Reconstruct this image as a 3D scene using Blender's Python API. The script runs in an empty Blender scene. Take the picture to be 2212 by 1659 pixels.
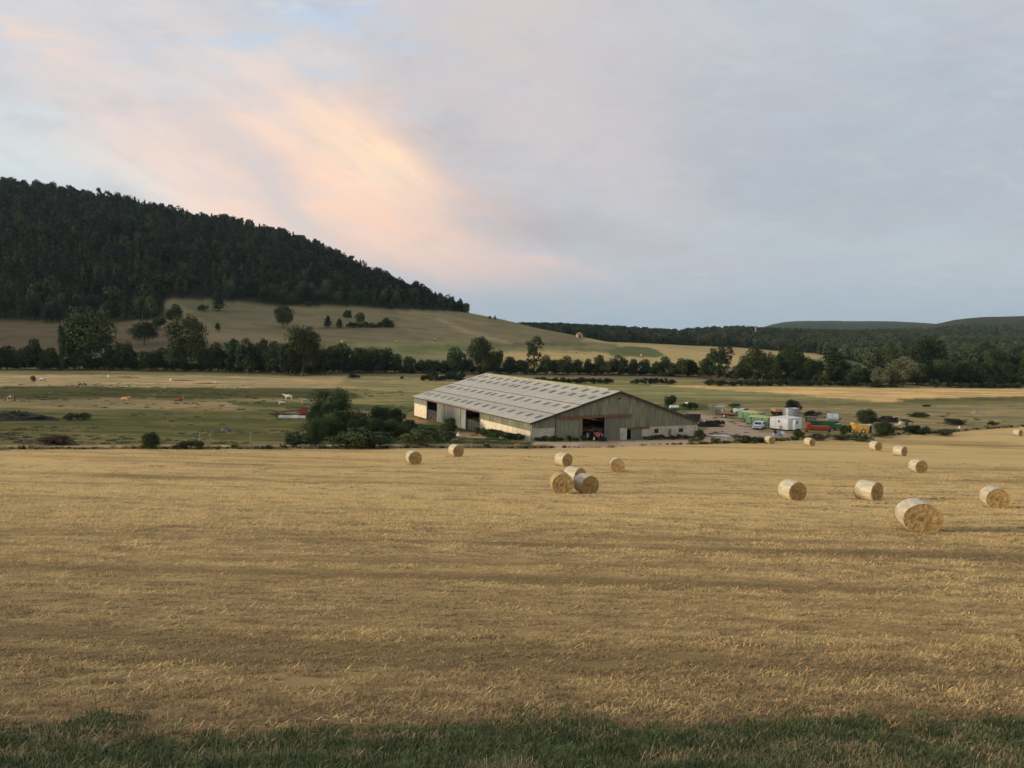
import bpy, math, random
import numpy as np
from mathutils import Vector, Matrix, Euler

scene = bpy.context.scene
COL = scene.collection
R = math.radians

# ------------------------------------------------------------------ camera
CAM_PITCH, CAM_ROLL = 0.063, 0.021
cam_data = bpy.data.cameras.new('camera')
cam_data.sensor_width = 36.0
cam_data.lens = 36.0 * 3260 / 4032
cam_data.clip_start = 0.5
cam_data.clip_end = 30000
cam = bpy.data.objects.new('camera', cam_data)
COL.objects.link(cam)
cam.matrix_world = Matrix.Rotation(R(90) - CAM_PITCH, 4, 'X') @ Matrix.Rotation(CAM_ROLL, 4, 'Z')
scene.camera = cam
scene.view_settings.view_transform = 'Standard'
scene.view_settings.look = 'None'
scene.view_settings.exposure = 0.42
scene.view_settings.gamma = 1.0
scene.view_settings.use_curve_mapping = False
scene.cycles.max_bounces = 5
scene.cycles.diffuse_bounces = 3
scene.cycles.volume_bounces = 0
scene.cycles.transparent_max_bounces = 6

SUN_ELEV, SUN_AZ = R(9.0), R(-107.0)      # azimuth measured from +Y (view direction) towards +X: sun low on the left
F = 3260 / 1.82278                        # focal length in pixels of the 2212 wide view of the photograph


def ray(px, py):
    """direction (x, y, z) of a pixel of the 2212 x 1659 view, y = forward = 1 scale"""
    a, b = px - 1106, py - 829.5
    c, s = math.cos(CAM_ROLL), math.sin(CAM_ROLL)
    X, Y = (c * a + s * b) / F, -(-s * a + c * b) / F
    cp, sp = math.cos(CAM_PITCH), math.sin(CAM_PITCH)
    y, z = cp + Y * sp, -sp + Y * cp
    return X / y, 1.0, z / y


def azel(px, py):
    x, y, z = ray(px, py)
    return math.atan2(x, y), math.atan2(z, math.hypot(x, y))


# ------------------------------------------------------------------ node expression helper
class NT:
    def __init__(self, tree):
        self.t = tree

    def node(self, typ, **kw):
        n = self.t.nodes.new(typ)
        for k, v in kw.items():
            setattr(n, k, v)
        return n

    def put(self, sock, v):
        if isinstance(v, E):
            v = v.s
        if isinstance(v, bpy.types.NodeSocket):
            self.t.links.new(v, sock)
        elif isinstance(v, (tuple, list)) and len(v) == 3 and sock.type == 'RGBA':
            sock.default_value = (*v, 1)
        else:
            sock.default_value = v

    def math(self, op, *a, clamp=False):
        n = self.node('ShaderNodeMath', operation=op, use_clamp=clamp)
        for i, v in enumerate(a):
            self.put(n.inputs[i], v)
        return E(self, n.outputs[0])

    def mix(self, fac, a, b, blend='MIX'):
        n = self.node('ShaderNodeMix', data_type='RGBA', blend_type=blend)
        n.clamp_factor = True
        self.put(n.inputs[0], fac); self.put(n.inputs[6], a); self.put(n.inputs[7], b)
        return E(self, n.outputs[2])

    def comb(self, x, y, z):
        n = self.node('ShaderNodeCombineXYZ')
        for i, v in enumerate((x, y, z)):
            self.put(n.inputs[i], v)
        return E(self, n.outputs[0])

    def noise(self, vec, scale=1.0, detail=3.0, rough=0.5, dist=0.0):
        n = self.node('ShaderNodeTexNoise')
        self.put(n.inputs['Vector'], vec)
        n.inputs['Scale'].default_value = scale
        n.inputs['Detail'].default_value = detail
        n.inputs['Roughness'].default_value = rough
        n.inputs['Distortion'].default_value = dist
        return E(self, n.outputs[0])

    def ramp(self, v, lo, hi, a=0.0, b=1.0):
        n = self.node('ShaderNodeMapRange', interpolation_type='SMOOTHSTEP')
        self.put(n.inputs[0], v)
        for i, w in enumerate((lo, hi, a, b)):
            self.put(n.inputs[i + 1], w)
        return E(self, n.outputs[0])

    def scale3(self, vec, s):
        n = self.node('ShaderNodeVectorMath', operation='MULTIPLY')
        self.put(n.inputs[0], vec); n.inputs[1].default_value = s
        return E(self, n.outputs[0])


class E:
    def __init__(self, nt, s):
        self.nt, self.s = nt, s

    def __add__(self, o): return self.nt.math('ADD', self, o)
    __radd__ = __add__
    def __mul__(self, o): return self.nt.math('MULTIPLY', self, o)
    __rmul__ = __mul__
    def __sub__(self, o): return self.nt.math('SUBTRACT', self, o)
    def __rsub__(self, o): return self.nt.math('SUBTRACT', o, self)
    def __truediv__(self, o): return self.nt.math('DIVIDE', self, o)


# ------------------------------------------------------------------ world
world = bpy.data.worlds.new('World')
scene.world = world
world.use_nodes = True
wt = world.node_tree
wt.nodes.clear()
w = NT(wt)
tc = w.node('ShaderNodeTexCoord')
sep = w.node('ShaderNodeSeparateXYZ')
wt.links.new(tc.outputs['Generated'], sep.inputs[0])
dx, dy, dz = (E(w, sep.outputs[i]) for i in range(3))
az0 = w.math('ARCTAN2', dx, dy)
el0 = w.math('ARCSINE', dz)
GEN = E(w, tc.outputs['Generated'])
# perspective plane for the clouds: streaks flatten towards the horizon
den = w.math('MAXIMUM', dz + 0.16, 0.05)
cx_, cy_ = dx / den, dy / den
pc = w.comb(cx_, cy_, 0.0)
wa = w.noise(pc, 0.9, 4, 0.55)
wb = w.noise(w.comb(cx_ + 7.3, cy_ + 2.1, 3.0), 0.9, 4, 0.55)
wc = w.noise(w.comb(cx_ * 0.55 + 3.0, cy_ * 1.9, 5.0), 2.3, 6, 0.6)
wd = w.noise(w.comb(cx_ * 0.8 + cy_ * 0.5, cy_ * 1.4 - cx_ * 0.5, 9.0), 6.0, 7, 0.62)
wh = w.noise(w.comb(az0 * 1.0, el0 * 1.6, 2.0), 8.0, 7, 0.62)
wg = w.noise(w.comb(az0 * 1.0, el0 * 1.6, 8.0), 8.0, 7, 0.62)
az = az0 + (wh - 0.5) * 0.10
el = el0 + (wg - 0.5) * 0.05
sky = w.node('ShaderNodeTexSky', sky_type='NISHITA', sun_disc=False)
sky.sun_elevation = SUN_ELEV
sky.sun_rotation = SUN_AZ
sky.altitude = 250
nish = E(w, sky.outputs[0])
K = 10.0                                   # Background strength is 1 / K
def kc(c): return tuple(v * K for v in c)
left = w.ramp(az0, -0.75, 0.60)
col = w.mix(left, kc((0.520, 0.535, 0.580)), kc((0.355, 0.405, 0.475)))
# cloud texture: paler and darker streaks, blue showing through where the cover is thin
col = w.mix(w.ramp(wc, 0.36, 0.66) * 0.8, col, w.mix(left, kc((0.50, 0.485, 0.52)), kc((0.405, 0.415, 0.47))))
col = w.mix(w.ramp(wa * 0.5 + wc * 0.5, 0.48, 0.34) * 0.6, col, kc((0.335, 0.365, 0.435)))
wf = w.noise(w.comb(cx_ * 0.9 + cy_ * 0.35 + 4.0, cy_ * 1.1 - cx_ * 0.3, 1.0), 3.1, 8, 0.66, 0.4)
gaps = w.ramp(wf, 0.52, 0.66) * w.ramp(az0, 0.15, -0.25)
col = w.mix(gaps * 0.55, col, kc((0.43, 0.545, 0.70)))
col = w.mix(w.ramp(wd, 0.48, 0.72) * 0.4, col, kc((0.54, 0.55, 0.59)))
mot = w.noise(w.comb(az0 * 1.0 + el0 * 0.5, el0 * 2.6 - az0 * 0.5, 4.0), 7.0, 8, 0.62)
col = w.mix(w.ramp(mot, 0.50, 0.32) * 0.55, col, kc((0.335, 0.36, 0.43)))
col = w.mix(w.ramp(mot, 0.52, 0.68) * 0.5, col, w.mix(left, kc((0.61, 0.585, 0.60)), kc((0.47, 0.485, 0.53))))
mot2 = w.noise(w.comb(az0 * 0.9 - el0 * 0.5 + 6.0, el0 * 3.4 + az0 * 1.7, 21.0), 5.0, 8, 0.6, 0.3)
md = w.ramp(mot2, 0.30, 0.64, 0.42, 1.1) * (mot * 0.5 + 0.75)
LOBES = [  # centre x, y, half length, half width, tilt (deg, down to the right), colour, strength
    (1110, 70, 380, 190, 25, (0.70, 0.59, 0.56), 0.75),
    (1500, 260, 600, 150, 14, (0.385, 0.395, 0.45), 0.5),
    (1900, 330, 360, 150, 20, (0.355, 0.395, 0.455), 0.6),
    (1700, 40, 500, 100, 4, (0.49, 0.50, 0.54), 0.6),
    (1700, 440, 500, 60, 8, (0.34, 0.365, 0.42), 0.55),
    (1750, 530, 700, 36, 4, (0.40, 0.47, 0.52), 0.6),
    (1260, 330, 260, 120, 35, (0.60, 0.525, 0.53), 0.45),
    (1150, 490, 330, 44, 8, (0.385, 0.37, 0.41), 0.9),
    (60, 330, 200, 60, 12, (0.60, 0.67, 0.69), 0.7),
    (300, 70, 330, 80, -4, (0.58, 0.58, 0.61), 0.4),
    (120, 190, 220, 50, 10, (0.52, 0.54, 0.58), 0.6),
    (95, 105, 80, 26, 15, (0.80, 0.64, 0.57), 0.65),
    (560, 150, 200, 45, -8, (0.52, 0.59, 0.68), 0.4),
    (690, 20, 120, 20, -6, (0.40, 0.52, 0.72), 0.75),
    (400, 188, 90, 12, 5, (0.50, 0.61, 0.71), 0.6),
    (70, 235, 90, 16, 0, (0.55, 0.64, 0.70), 0.6),
    (950, 400, 200, 110, 48, (0.62, 0.49, 0.47), 0.6),
    (1040, 590, 340, 46, 9, (0.67, 0.54, 0.525), 0.8),
    (1190, 572, 90, 13, 12, (0.80, 0.58, 0.54), 0.7),
    (820, 560, 250, 55, 16, (0.75, 0.60, 0.56), 0.7),
    (640, 400, 320, 125, 30, (0.80, 0.635, 0.575), 0.65),
    (385, 385, 220, 56, 38, (0.96, 0.75, 0.64), 0.95),
    (500, 450, 190, 50, 36, (0.88, 0.69, 0.60), 0.7),
    (765, 375, 250, 110, 34, (0.96, 0.70, 0.55), 1.0),
    (870, 475, 140, 34, 14, (0.90, 0.64, 0.51), 0.75),
    (640, 255, 110, 45, 12, (0.95, 0.74, 0.60), 0.7),
    (800, 345, 110, 50, 26, (1.0, 0.78, 0.53), 0.9),
    (585, 400, 190, 30, 44, (0.58, 0.51, 0.505), 0.8),
    (330, 420, 200, 34, 30, (0.70, 0.645, 0.61), 0.6),
]
for (px, py, a, b, ang, c, st) in LOBES:
    A0, E0 = azel(px, py)
    t = R(ang)
    ca, sa = math.cos(t), math.sin(t)
    da, de = az - A0, (el - E0) * -1.0      # de grows downward like the picture
    u = (da * ca + de * sa) * (F / a)
    v = (de * ca - da * sa) * (F / b)
    if c[0] > c[2] + .10: c = (c[0] * .91, c[1] * .85, c[2] * .83)
    g = w.math('POWER', 2.718, (u * u + v * v) * -0.9)
    col = w.mix(g * (st * 1.0) * md, col, kc(c))
bl_ = w.noise(w.comb(az0 * 1.0 + el0 * .6 + 3.0, el0 * 3.2 - az0 * .5, 14.0), 9.0, 7, 0.64)
msk = w.ramp(az0, -0.02, -0.30) * w.ramp(el0, R(13), R(19))
col = w.mix(w.ramp(bl_, 0.50, 0.62) * (msk * 0.55 + 0.12), col, kc((0.43, 0.53, 0.66)))
col = w.mix(w.ramp(bl_, 0.46, 0.36) * (msk * 0.35 + 0.08), col, kc((0.60, 0.575, 0.585)))
# clear bluish air close to the horizon
low = w.ramp(el, R(5.5), R(0.5))
col = w.mix(low * 0.85, col, kc((0.335, 0.425, 0.51)))
col = w.mix(0.94, nish, w.mix(1.0, col, (0.99, 0.985, 0.95), 'MULTIPLY'))
bg = w.node('ShaderNodeBackground')
w.put(bg.inputs[0], col)
bg.inputs[1].default_value = 1.0 / K
out = w.node('ShaderNodeOutputWorld')
wt.links.new(bg.outputs[0], out.inputs[0])
world.cycles.sampling_method = 'AUTOMATIC'

# ------------------------------------------------------------------ sun: low, soft, veiled by cloud
sd = bpy.data.lights.new('sun', 'SUN')
sd.energy = 2.2
sd.angle = R(11)
sd.color = (1.0, 0.84, 0.62)
sun = bpy.data.objects.new('sun', sd)
COL.objects.link(sun)
sv = Vector((math.sin(SUN_AZ) * math.cos(SUN_ELEV), math.cos(SUN_AZ) * math.cos(SUN_ELEV), math.sin(SUN_ELEV)))
sun.rotation_euler = sv.to_track_quat('Z', 'Y').to_euler()
sun.location = (-60, 20, 60)

# ------------------------------------------------------------------ numpy noise
def vnoise(x, y, seed=0):
    xi, yi = np.floor(x).astype(np.int64), np.floor(y).astype(np.int64)
    fx, fy = x - xi, y - yi
    fx, fy = fx * fx * (3 - 2 * fx), fy * fy * (3 - 2 * fy)
    def h(a, b):
        n = (a * 374761393 + b * 668265263 + seed * 1442695041) & 0x7fffffff
        n = ((n ^ (n >> 13)) * 1274126177) & 0x7fffffff
        return ((n ^ (n >> 16)) & 0xffff) / 65535.0
    return ((h(xi, yi) * (1 - fx) + h(xi + 1, yi) * fx) * (1 - fy)
            + (h(xi, yi + 1) * (1 - fx) + h(xi + 1, yi + 1) * fx) * fy)


def fbm(x, y, o=4, seed=0):
    s, a, t = 0, 1, 0
    for i in range(o):
        s = s + a * vnoise(x, y, seed + i); t += a; a *= 0.55
        x, y = x * 2.03 + 11.7, y * 2.03 + 5.3
    return s / t


# ------------------------------------------------------------------ terrain heights
PROF_Y = np.array([-30, 0, 5, 8, 12, 20, 32.6, 45, 57, 78, 90, 106, 118, 128, 143, 160, 320.])
PROF_Z = -np.array([2.0, 2.4, 3.35, 4.25, 5.1, 6.2, 7.7, 9.35, 10.9, 12.6, 13.55, 14.75, 15.75, 16.9, 17.85, 18.0, 18.0])

# per image column: (forward distance, image row of the ground at that distance)
TAB = {
    -1500: [(400, 745), (470, 700), (950, 330), (1500, 400), (2600, 640), (6000, 700)],
    -500: [(400, 742), (470, 697), (950, 350), (1500, 420), (2600, 650), (6000, 700)],
    0:   [(400, 737), (470, 692), (950, 408), (1500, 470), (2600, 660), (6000, 705)],
    200: [(400, 735), (470, 694), (950, 432), (1500, 520), (2600, 670), (6000, 705)],
    400: [(400, 735), (430, 700), (520, 644), (930, 476), (1500, 560), (2600, 690), (6000, 706)],
    500: [(400, 745), (440, 712), (530, 650), (915, 490), (1500, 590), (2600, 690), (6000, 706)],
    600: [(400, 757), (540, 659), (900, 513), (1500, 610), (2600, 690), (6000, 706)],
    700: [(400, 768), (545, 660), (860, 548), (1500, 640), (2600, 690), (6000, 706)],
    800: [(400, 776), (560, 662), (800, 597), (1400, 680), (2600, 690), (6000, 706)],
    900: [(400, 782), (580, 666), (740, 634), (1200, 690), (2600, 690), (6000, 706)],
    1000: [(400, 786), (600, 675), (640, 672), (1000, 705), (2000, 705), (2600, 690), (6000, 706)],
    1060: [(400, 788), (600, 684), (640, 686), (1000, 715), (1600, 706), (2600, 715), (6000, 712)],
    1100: [(400, 789), (600, 692), (640, 696), (900, 722), (1300, 713), (2600, 715), (6000, 712)],
    1200: [(400, 790), (570, 714), (620, 722), (850, 728), (1250, 712), (2600, 720), (6000, 716)],
    1300: [(400, 790), (560, 736), (800, 738), (1150, 719), (2600, 724), (6000, 720)],
    1400: [(400, 791), (540, 757), (800, 742), (1150, 724), (2600, 728), (6000, 724)],
    1465: [(400, 792), (530, 764), (800, 745), (1150, 730), (2600, 729), (6000, 726)],
    1495: [(400, 793), (520, 771), (800, 747), (1150, 724), (2600, 728), (6000, 726)],
    1600: [(400, 796), (540, 774), (780, 752), (1200, 718), (2600, 722), (6000, 728)],
    1650: [(400, 797), (540, 776), (780, 756), (1200, 722), (2600, 722), (5500, 704), (6500, 712)],
    1700: [(400, 799), (540, 779), (760, 760), (1200, 724), (2600, 722), (5500, 694), (6500, 704)],
    1800: [(400, 802), (540, 783), (720, 766), (1200, 728), (2600, 722), (5500, 693), (6500, 704)],
    1950: [(400, 806), (540, 792), (720, 772), (1200, 732), (2500, 712), (5500, 695.5), (6500, 706)],
    2030: [(400, 806), (540, 792), (720, 772), (1200, 734), (2500, 701), (3200, 716), (5500, 700), (6500, 710)],
    2060: [(400, 806), (540, 792), (720, 772), (1200, 735), (2500, 692), (3200, 712), (5500, 703), (6500, 712)],
    2110: [(400, 806), (540, 792), (720, 770), (1200, 738), (2500, 686), (3200, 708), (5500, 712), (6500, 718)],
    2212: [(400, 806), (540, 792), (720, 768), (1200, 738), (2500, 682), (3200, 706), (5500, 718), (6500, 722)],
    2700: [(400, 815), (540, 800), (720, 776), (1200, 742), (2500, 680), (3200, 708), (6000, 730)],
    3600: [(400, 830), (540, 815), (720, 790), (1200, 755), (2500, 690), (3200, 718), (6000, 740)],
}
LD = np.linspace(math.log(320), math.log(12000), 260)
cu, cz = [], []
for px in sorted(TAB):
    ds, zs = [320.0], [-18.0]
    for (d, py) in TAB[px]:
        ds.append(d); zs.append(ray(px, py)[2] * d)
    ds.append(12000); zs.append(-60)
    cu.append(ray(px, 720)[0])
    z = np.interp(LD, np.log(ds), zs)
    k = np.array([1, 2, 3, 2, 1.]) / 9
    zp = np.pad(z, 2, mode='edge'); zz = np.convolve(zp, k, 'valid')
    z = np.where(LD > math.log(350), zz, z)
    cz.append(z)
cu, cz = np.array(cu), np.array(cz)
UF = np.linspace(-3, 3, 2401)
FAR = np.array([np.interp(UF, cu, cz[:, j]) for j in range(len(LD))])    # [dist, u]
ker = np.hanning(25); ker /= ker.sum()
FARs = np.array([np.convolve(np.pad(r, 12, mode='edge'), ker, 'valid') for r in FAR])
tip = np.clip((np.abs(UF) - 2.9) / 0.1, 0, 1)
FAR = FARs


def height(x, y):
    x, y = np.asarray(x, float), np.asarray(y, float)
    near = np.interp(y, PROF_Y, PROF_Z)
    u = np.clip(x / np.maximum(y, 1), -2.999, 2.999)
    fi = (u + 3) / 6 * 2400
    fj = np.clip((np.log(np.maximum(y, 320)) - LD[0]) / (LD[1] - LD[0]), 0, len(LD) - 1.001)
    i, j = fi.astype(int), fj.astype(int)
    i = np.minimum(i, 2399)
    a, b = fi - i, fj - j
    far = ((FAR[j, i] * (1 - a) + FAR[j, i + 1] * a) * (1 - b) + (FAR[j + 1, i] * (1 - a) + FAR[j + 1, i + 1] * a) * b)
    z = np.where(y < 320, near, far)
    # gentle unevenness
    amp = np.clip((y - 6) / 60, 0, 1) * 0.22 * np.clip((abs(x / np.maximum(y, 1) - 0.05) * 6), 0.25, 1)
    z = z + amp * (fbm(x / 14, y / 14, 3, 5) - 0.5)
    far_amp = np.clip((y - 700) / 1500, 0, 1) * 14
    z = z + far_amp * (fbm(x / 210, y / 210, 4, 9) - 0.5)
    return z


def gz(x, y):
    return float(height(np.array([x]), np.array([y]))[0])


DS = np.exp(np.linspace(math.log(5), math.log(9000), 2600))


def at(px, py):
    """ground point seen at that pixel of the photograph"""
    rx, _, rz = ray(px, py)
    h = height(rx * DS, DS)
    below = rz * DS < h
    k = int(np.argmax(below))
    if not below.any():
        k = len(DS) - 1
    d0, d1 = DS[max(k - 1, 0)], DS[k]
    for _ in range(18):
        m = 0.5 * (d0 + d1)
        if rz * m < gz(rx * m, m): d1 = m
        else: d0 = m
    return rx * d1, d1, gz(rx * d1, d1)


def atd(px, d, dy=0.0):
    """ground point in that image column at forward distance d"""
    rx = ray(px, 760)[0]
    return rx * d, d, gz(rx * d, d)


def src(sx, sy):
    return sx / 1.82278, sy / 1.82278


# ------------------------------------------------------------------ materials
MATS = {}


def mat(name, c1, c2=None, scale=3.0, rough=0.9, metal=0.0, stretch=(1, 1, 1), bump=0.0, var=0.0, detail=4, spec=0.25, lo=0.35, hi=0.65):
    if name in MATS: return MATS[name]
    m = bpy.data.materials.new(name)
    m.use_nodes = True
    n = NT(m.node_tree)
    bs = m.node_tree.nodes['Principled BSDF']
    bs.inputs['Roughness'].default_value = rough
    bs.inputs['Metallic'].default_value = metal
    bs.inputs['Specular IOR Level'].default_value = spec
    t = n.node('ShaderNodeTexCoord')
    vec = n.scale3(t.outputs['Object'], stretch)
    nz = n.noise(vec, scale, detail, 0.6)
    c = n.mix(n.ramp(nz, lo, hi), c1, c2 or tuple(v * 0.8 for v in c1))
    if var:
        oi = n.node('ShaderNodeObjectInfo')
        k = n.math('MULTIPLY', oi.outputs['Random'], 2 * var) + (1 - var)
        c = n.mix(1.0, c, n.comb(k, k, k), 'MULTIPLY')
    n.put(bs.inputs['Base Color'], c)
    if bump:
        b = n.node('ShaderNodeBump')
        b.inputs['Strength'].default_value = 1.0
        b.inputs['Distance'].default_value = bump
        n.put(b.inputs['Height'], nz)
        m.node_tree.links.new(b.outputs[0], bs.inputs['Normal'])
    MATS[name] = m
    return m


def leaf_mat(name, dark, light, var=0.22):
    if name in MATS: return MATS[name]
    m = bpy.data.materials.new(name)
    m.use_nodes = True
    n = NT(m.node_tree)
    bs = m.node_tree.nodes['Principled BSDF']
    bs.inputs['Roughness'].default_value = 0.75
    bs.inputs['Specular IOR Level'].default_value = 0.15
    at_ = n.node('ShaderNodeAttribute', attribute_name='tint')
    oi = n.node('ShaderNodeObjectInfo')
    c = n.mix(E(n, at_.outputs['Fac']), dark, light)
    k = n.math('MULTIPLY', oi.outputs['Random'], 2 * var) + (1 - var)
    k2 = n.math('FRACT', n.math('MULTIPLY', oi.outputs['Random'], 7.13))
    kk = n.comb(k * (k2 * 0.25 + 0.88), k, k * (k2 * -0.2 + 1.1))
    c = n.mix(1.0, c, kk, 'MULTIPLY')
    n.put(bs.inputs['Base Color'], c)
    MATS[name] = m
    return m


def terrain_mat(name, kind):
    m = bpy.data.materials.new(name)
    m.use_nodes = True
    n = NT(m.node_tree)
    bs = m.node_tree.nodes['Principled BSDF']
    bs.inputs['Roughness'].default_value = 1.0
    bs.inputs['Specular IOR Level'].default_value = 0.0
    a = E(n, n.node('ShaderNodeAttribute', attribute_name='Col').outputs['Color'])
    P = n.node('ShaderNodeTexCoord').outputs['Object']
    if kind == 'stubble':
        big = n.noise(n.scale3(P, (0.02, 0.085, 0)), 1.0, 4, 0.55)
        mid = n.noise(n.scale3(P, (0.10, 0.9, 0)), 1.0, 5, 0.6, 0.4)
        rows = n.noise(n.scale3(P, (0.035, 1.5, 0)), 1.0, 3, 0.5)
        fine = n.noise(n.scale3(P, (1.6, 4.5, 0)), 1.0, 5, 0.7)
        lay = n.noise(n.scale3(P, (0.22, 1.5, 0)), 1.0, 5, 0.65)
        c = n.mix(n.ramp(big, 0.3, 0.7), a, n.mix(1.0, a, (1.10, 1.06, 0.98), 'MULTIPLY'))
        c = n.mix(n.ramp(mid, 0.52, 0.72) * 0.42, c, n.mix(1.0, a, (0.58, 0.53, 0.50), 'MULTIPLY'))
        c = n.mix(n.ramp(rows, 0.60, 0.74) * 0.38, c, n.mix(1.0, a, (0.50, 0.46, 0.44), 'MULTIPLY'))
        c = n.mix(n.ramp(lay, 0.56, 0.74) * 0.45, c, n.mix(1.0, a, (0.52, 0.48, 0.42), 'MULTIPLY'))
        c = n.mix(n.ramp(fine, 0.35, 0.7) * 0.45, c, n.mix(1.0, a, (1.22, 1.20, 1.18), 'MULTIPLY'))
        h = fine * 0.5 + lay * 0.6 + mid * 0.4
        dist = 0.16
    elif kind == 'pasture':
        big = n.noise(n.scale3(P, (0.035, 0.13, 0)), 1.0, 6, 0.62)
        mid = n.noise(n.scale3(P, (0.14, 0.42, 0)), 1.0, 6, 0.68)
        fine = n.noise(P, 2.6, 4, 0.7)
        c = n.mix(n.ramp(big, 0.40, 0.62) * 0.85, a, n.mix(1.0, a, (1.95, 1.55, 1.42), 'MULTIPLY'))
        c = n.mix(n.ramp(mid, 0.50, 0.64) * 0.75, c, n.mix(1.0, a, (0.50, 0.58, 0.52), 'MULTIPLY'))
        c = n.mix(n.ramp(fine, 0.4, 0.75) * 0.5, c, n.mix(1.0, a, (1.25, 1.2, 1.1), 'MULTIPLY'))
        h = mid * 0.8 + fine * 0.4
        dist = 0.3
    elif kind == 'earth':
        big = n.noise(n.scale3(P, (0.12, 0.22, 0)), 1.0, 5, 0.6)
        fine = n.noise(P, 1.4, 5, 0.65)
        c = n.mix(n.ramp(big, 0.42, 0.66) * 0.6, a, n.mix(1.0, a, (0.72, 0.60, 0.55), 'MULTIPLY'))
        c = n.mix(n.ramp(fine, 0.4, 0.7) * 0.35, c, n.mix(1.0, a, (1.18, 1.18, 1.2), 'MULTIPLY'))
        h = fine
        dist = 0.08
    elif kind == 'far':
        big = n.noise(n.scale3(P, (1, .5, 1)), 0.009, 5, 0.65)
        fine = n.noise(n.scale3(P, (1, .45, 1)), 0.055, 6, 0.8)
        c = n.mix(n.ramp(big, 0.4, 0.65) * 0.5, a, n.mix(1.0, a, (1.35, 1.25, 0.95), 'MULTIPLY'))
        c = n.mix(n.ramp(fine, 0.44, 0.56) * 0.8, c, n.mix(1.0, a, (0.42, 0.48, 0.5), 'MULTIPLY'))
        h = fine
        dist = 14.0
    else:  # meadow
        big = n.noise(n.scale3(P, (0.008, 0.024, 0)), 1.0, 6, 0.65)
        mid = n.noise(n.scale3(P, (0.05, 0.13, 0)), 1.0, 6, 0.7)
        c = n.mix(n.ramp(big, 0.38, 0.64) * 0.45, a, n.mix(1.0, a, (0.78, 0.80, 0.74), 'MULTIPLY'))
        c = n.mix(n.ramp(mid, 0.45, 0.62) * 0.7, c, n.mix(1.0, a, (0.68, 0.70, 0.66), 'MULTIPLY'))
        h = mid
        dist = 0.5
    n.put(bs.inputs['Base Color'], c)
    b = n.node('ShaderNodeBump')
    b.inputs['Strength'].default_value = 0.8
    b.inputs['Distance'].default_value = dist
    n.put(b.inputs['Height'], h)
    m.node_tree.links.new(b.outputs[0], bs.inputs['Normal'])
    return m


# ------------------------------------------------------------------ ground sheet, coloured by land use
us = np.concatenate([-np.geomspace(3.0, 0.74, 46), np.linspace(-0.72, 0.72, 800), np.geomspace(0.74, 3.0, 46)])
ysl = np.concatenate([np.array([-25, -12, -4, 0, 2.]), np.exp(np.linspace(math.log(4), math.log(300), 300)),
                      np.exp(np.linspace(math.log(303), math.log(11500), 250))])
U, Y = np.meshgrid(us, ysl)
# keep the sheet wide close to the camera
X = U * np.maximum(Y, 14 + 0 * Y) * 1.0
X = np.where(Y < 14, U * 14, U * Y)
Z = height(X, Y)
ny_, nx_ = X.shape


def uvd(pts):
    return [(p[0] / p[1], math.log(p[1])) for p in (at(*q) for q in pts)]


def inside(poly, u, l):
    r = np.zeros(u.shape, bool)
    n = len(poly)
    for i in range(n):
        (x1, y1), (x2, y2) = poly[i], poly[(i + 1) % n]
        c = ((y1 > l) != (y2 > l))
        with np.errstate(all='ignore'):
            r ^= c & (u < (x2 - x1) * (l - y1) / (y2 - y1 + 1e-12) + x1)
    return r


def line_y(pts):
    q = [at(*p) for p in pts]
    return np.array([p[0] / p[1] for p in q]), np.array([p[1] for p in q])


STRAW = np.array((0.630, 0.438, 0.195))
col_ = np.zeros(X.shape + (3,))
zone = np.zeros(X.shape, int)
UU = X / np.maximum(Y, 1)
W1 = fbm(X / 9, Y / 9, 4, 21) - 0.5
W2 = fbm(X / 30, Y / 30, 4, 31) - 0.5
W3 = fbm(X / 2.0, Y / 1.2, 3, 33) - 0.5
# far boundary of the stubble field
fb_u, fb_y = line_y([(0, 972), (600, 970), (1000, 968), (1130, 969), (1320, 967), (1500, 960), (1600, 957), (1750, 948), (1900, 943), (2050, 935), (2205, 922)])
fby = np.interp(UU, fb_u, fb_y)
isfield = Y < fby
zone[:] = 3
# pasture base
MEAD = np.array((0.210, 0.200, 0.088))
col_[:] = MEAD
DRY = np.array((0.345, 0.265, 0.130))
GREEN = np.array((0.085, 0.105, 0.040))
DGREEN = np.array((0.050, 0.070, 0.030))
EARTH = np.array((0.52, 0.375, 0.255))
GOLD = np.array((0.60, 0.430, 0.190))


def paint(pts, c, warp=0.010, soft=None, only=None):
    m = inside(uvd(pts), UU + W2 * warp * 1.5 + W1 * warp, np.log(np.maximum(Y, 1)) + (W1 * warp * 2.5 + W2 * warp * 2))
    if only is not None: m &= only
    col_[m] = np.array(c)
    return m


far_of_field = ~isfield
# ---- pasture left of the barn
paint([(-900, 940), (-900, 1000), (1150, 1000), (1150, 900), (600, 884), (0, 880)], (0.148, 0.143, 0.060), 0.02)
paint([(-900, 806), (760, 806), (1100, 810), (740, 840), (400, 836), (0, 834), (-900, 830)], (0.360, 0.290, 0.150), 0.01)
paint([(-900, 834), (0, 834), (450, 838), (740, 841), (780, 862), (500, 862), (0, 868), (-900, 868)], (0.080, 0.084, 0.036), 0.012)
paint([(-900, 860), (0, 863), (460, 866), (900, 884), (880, 896), (500, 884), (0, 882), (-900, 880)], (0.250, 0.210, 0.108), 0.012)
paint([(-500, 895), (200, 890), (700, 895), (900, 925), (700, 960), (200, 935), (-500, 935)], (0.110, 0.112, 0.046), 0.02)
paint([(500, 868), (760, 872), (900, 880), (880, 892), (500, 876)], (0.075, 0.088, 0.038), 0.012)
paint([(120, 862), (330, 860), (400, 864), (330, 868), (130, 869)], (0.25, 0.20, 0.10), 0.008)
paint([(760, 812), (900, 815), (1000, 818), (930, 850), (800, 842), (720, 832)], (0.270, 0.240, 0.112), 0.012)
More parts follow.
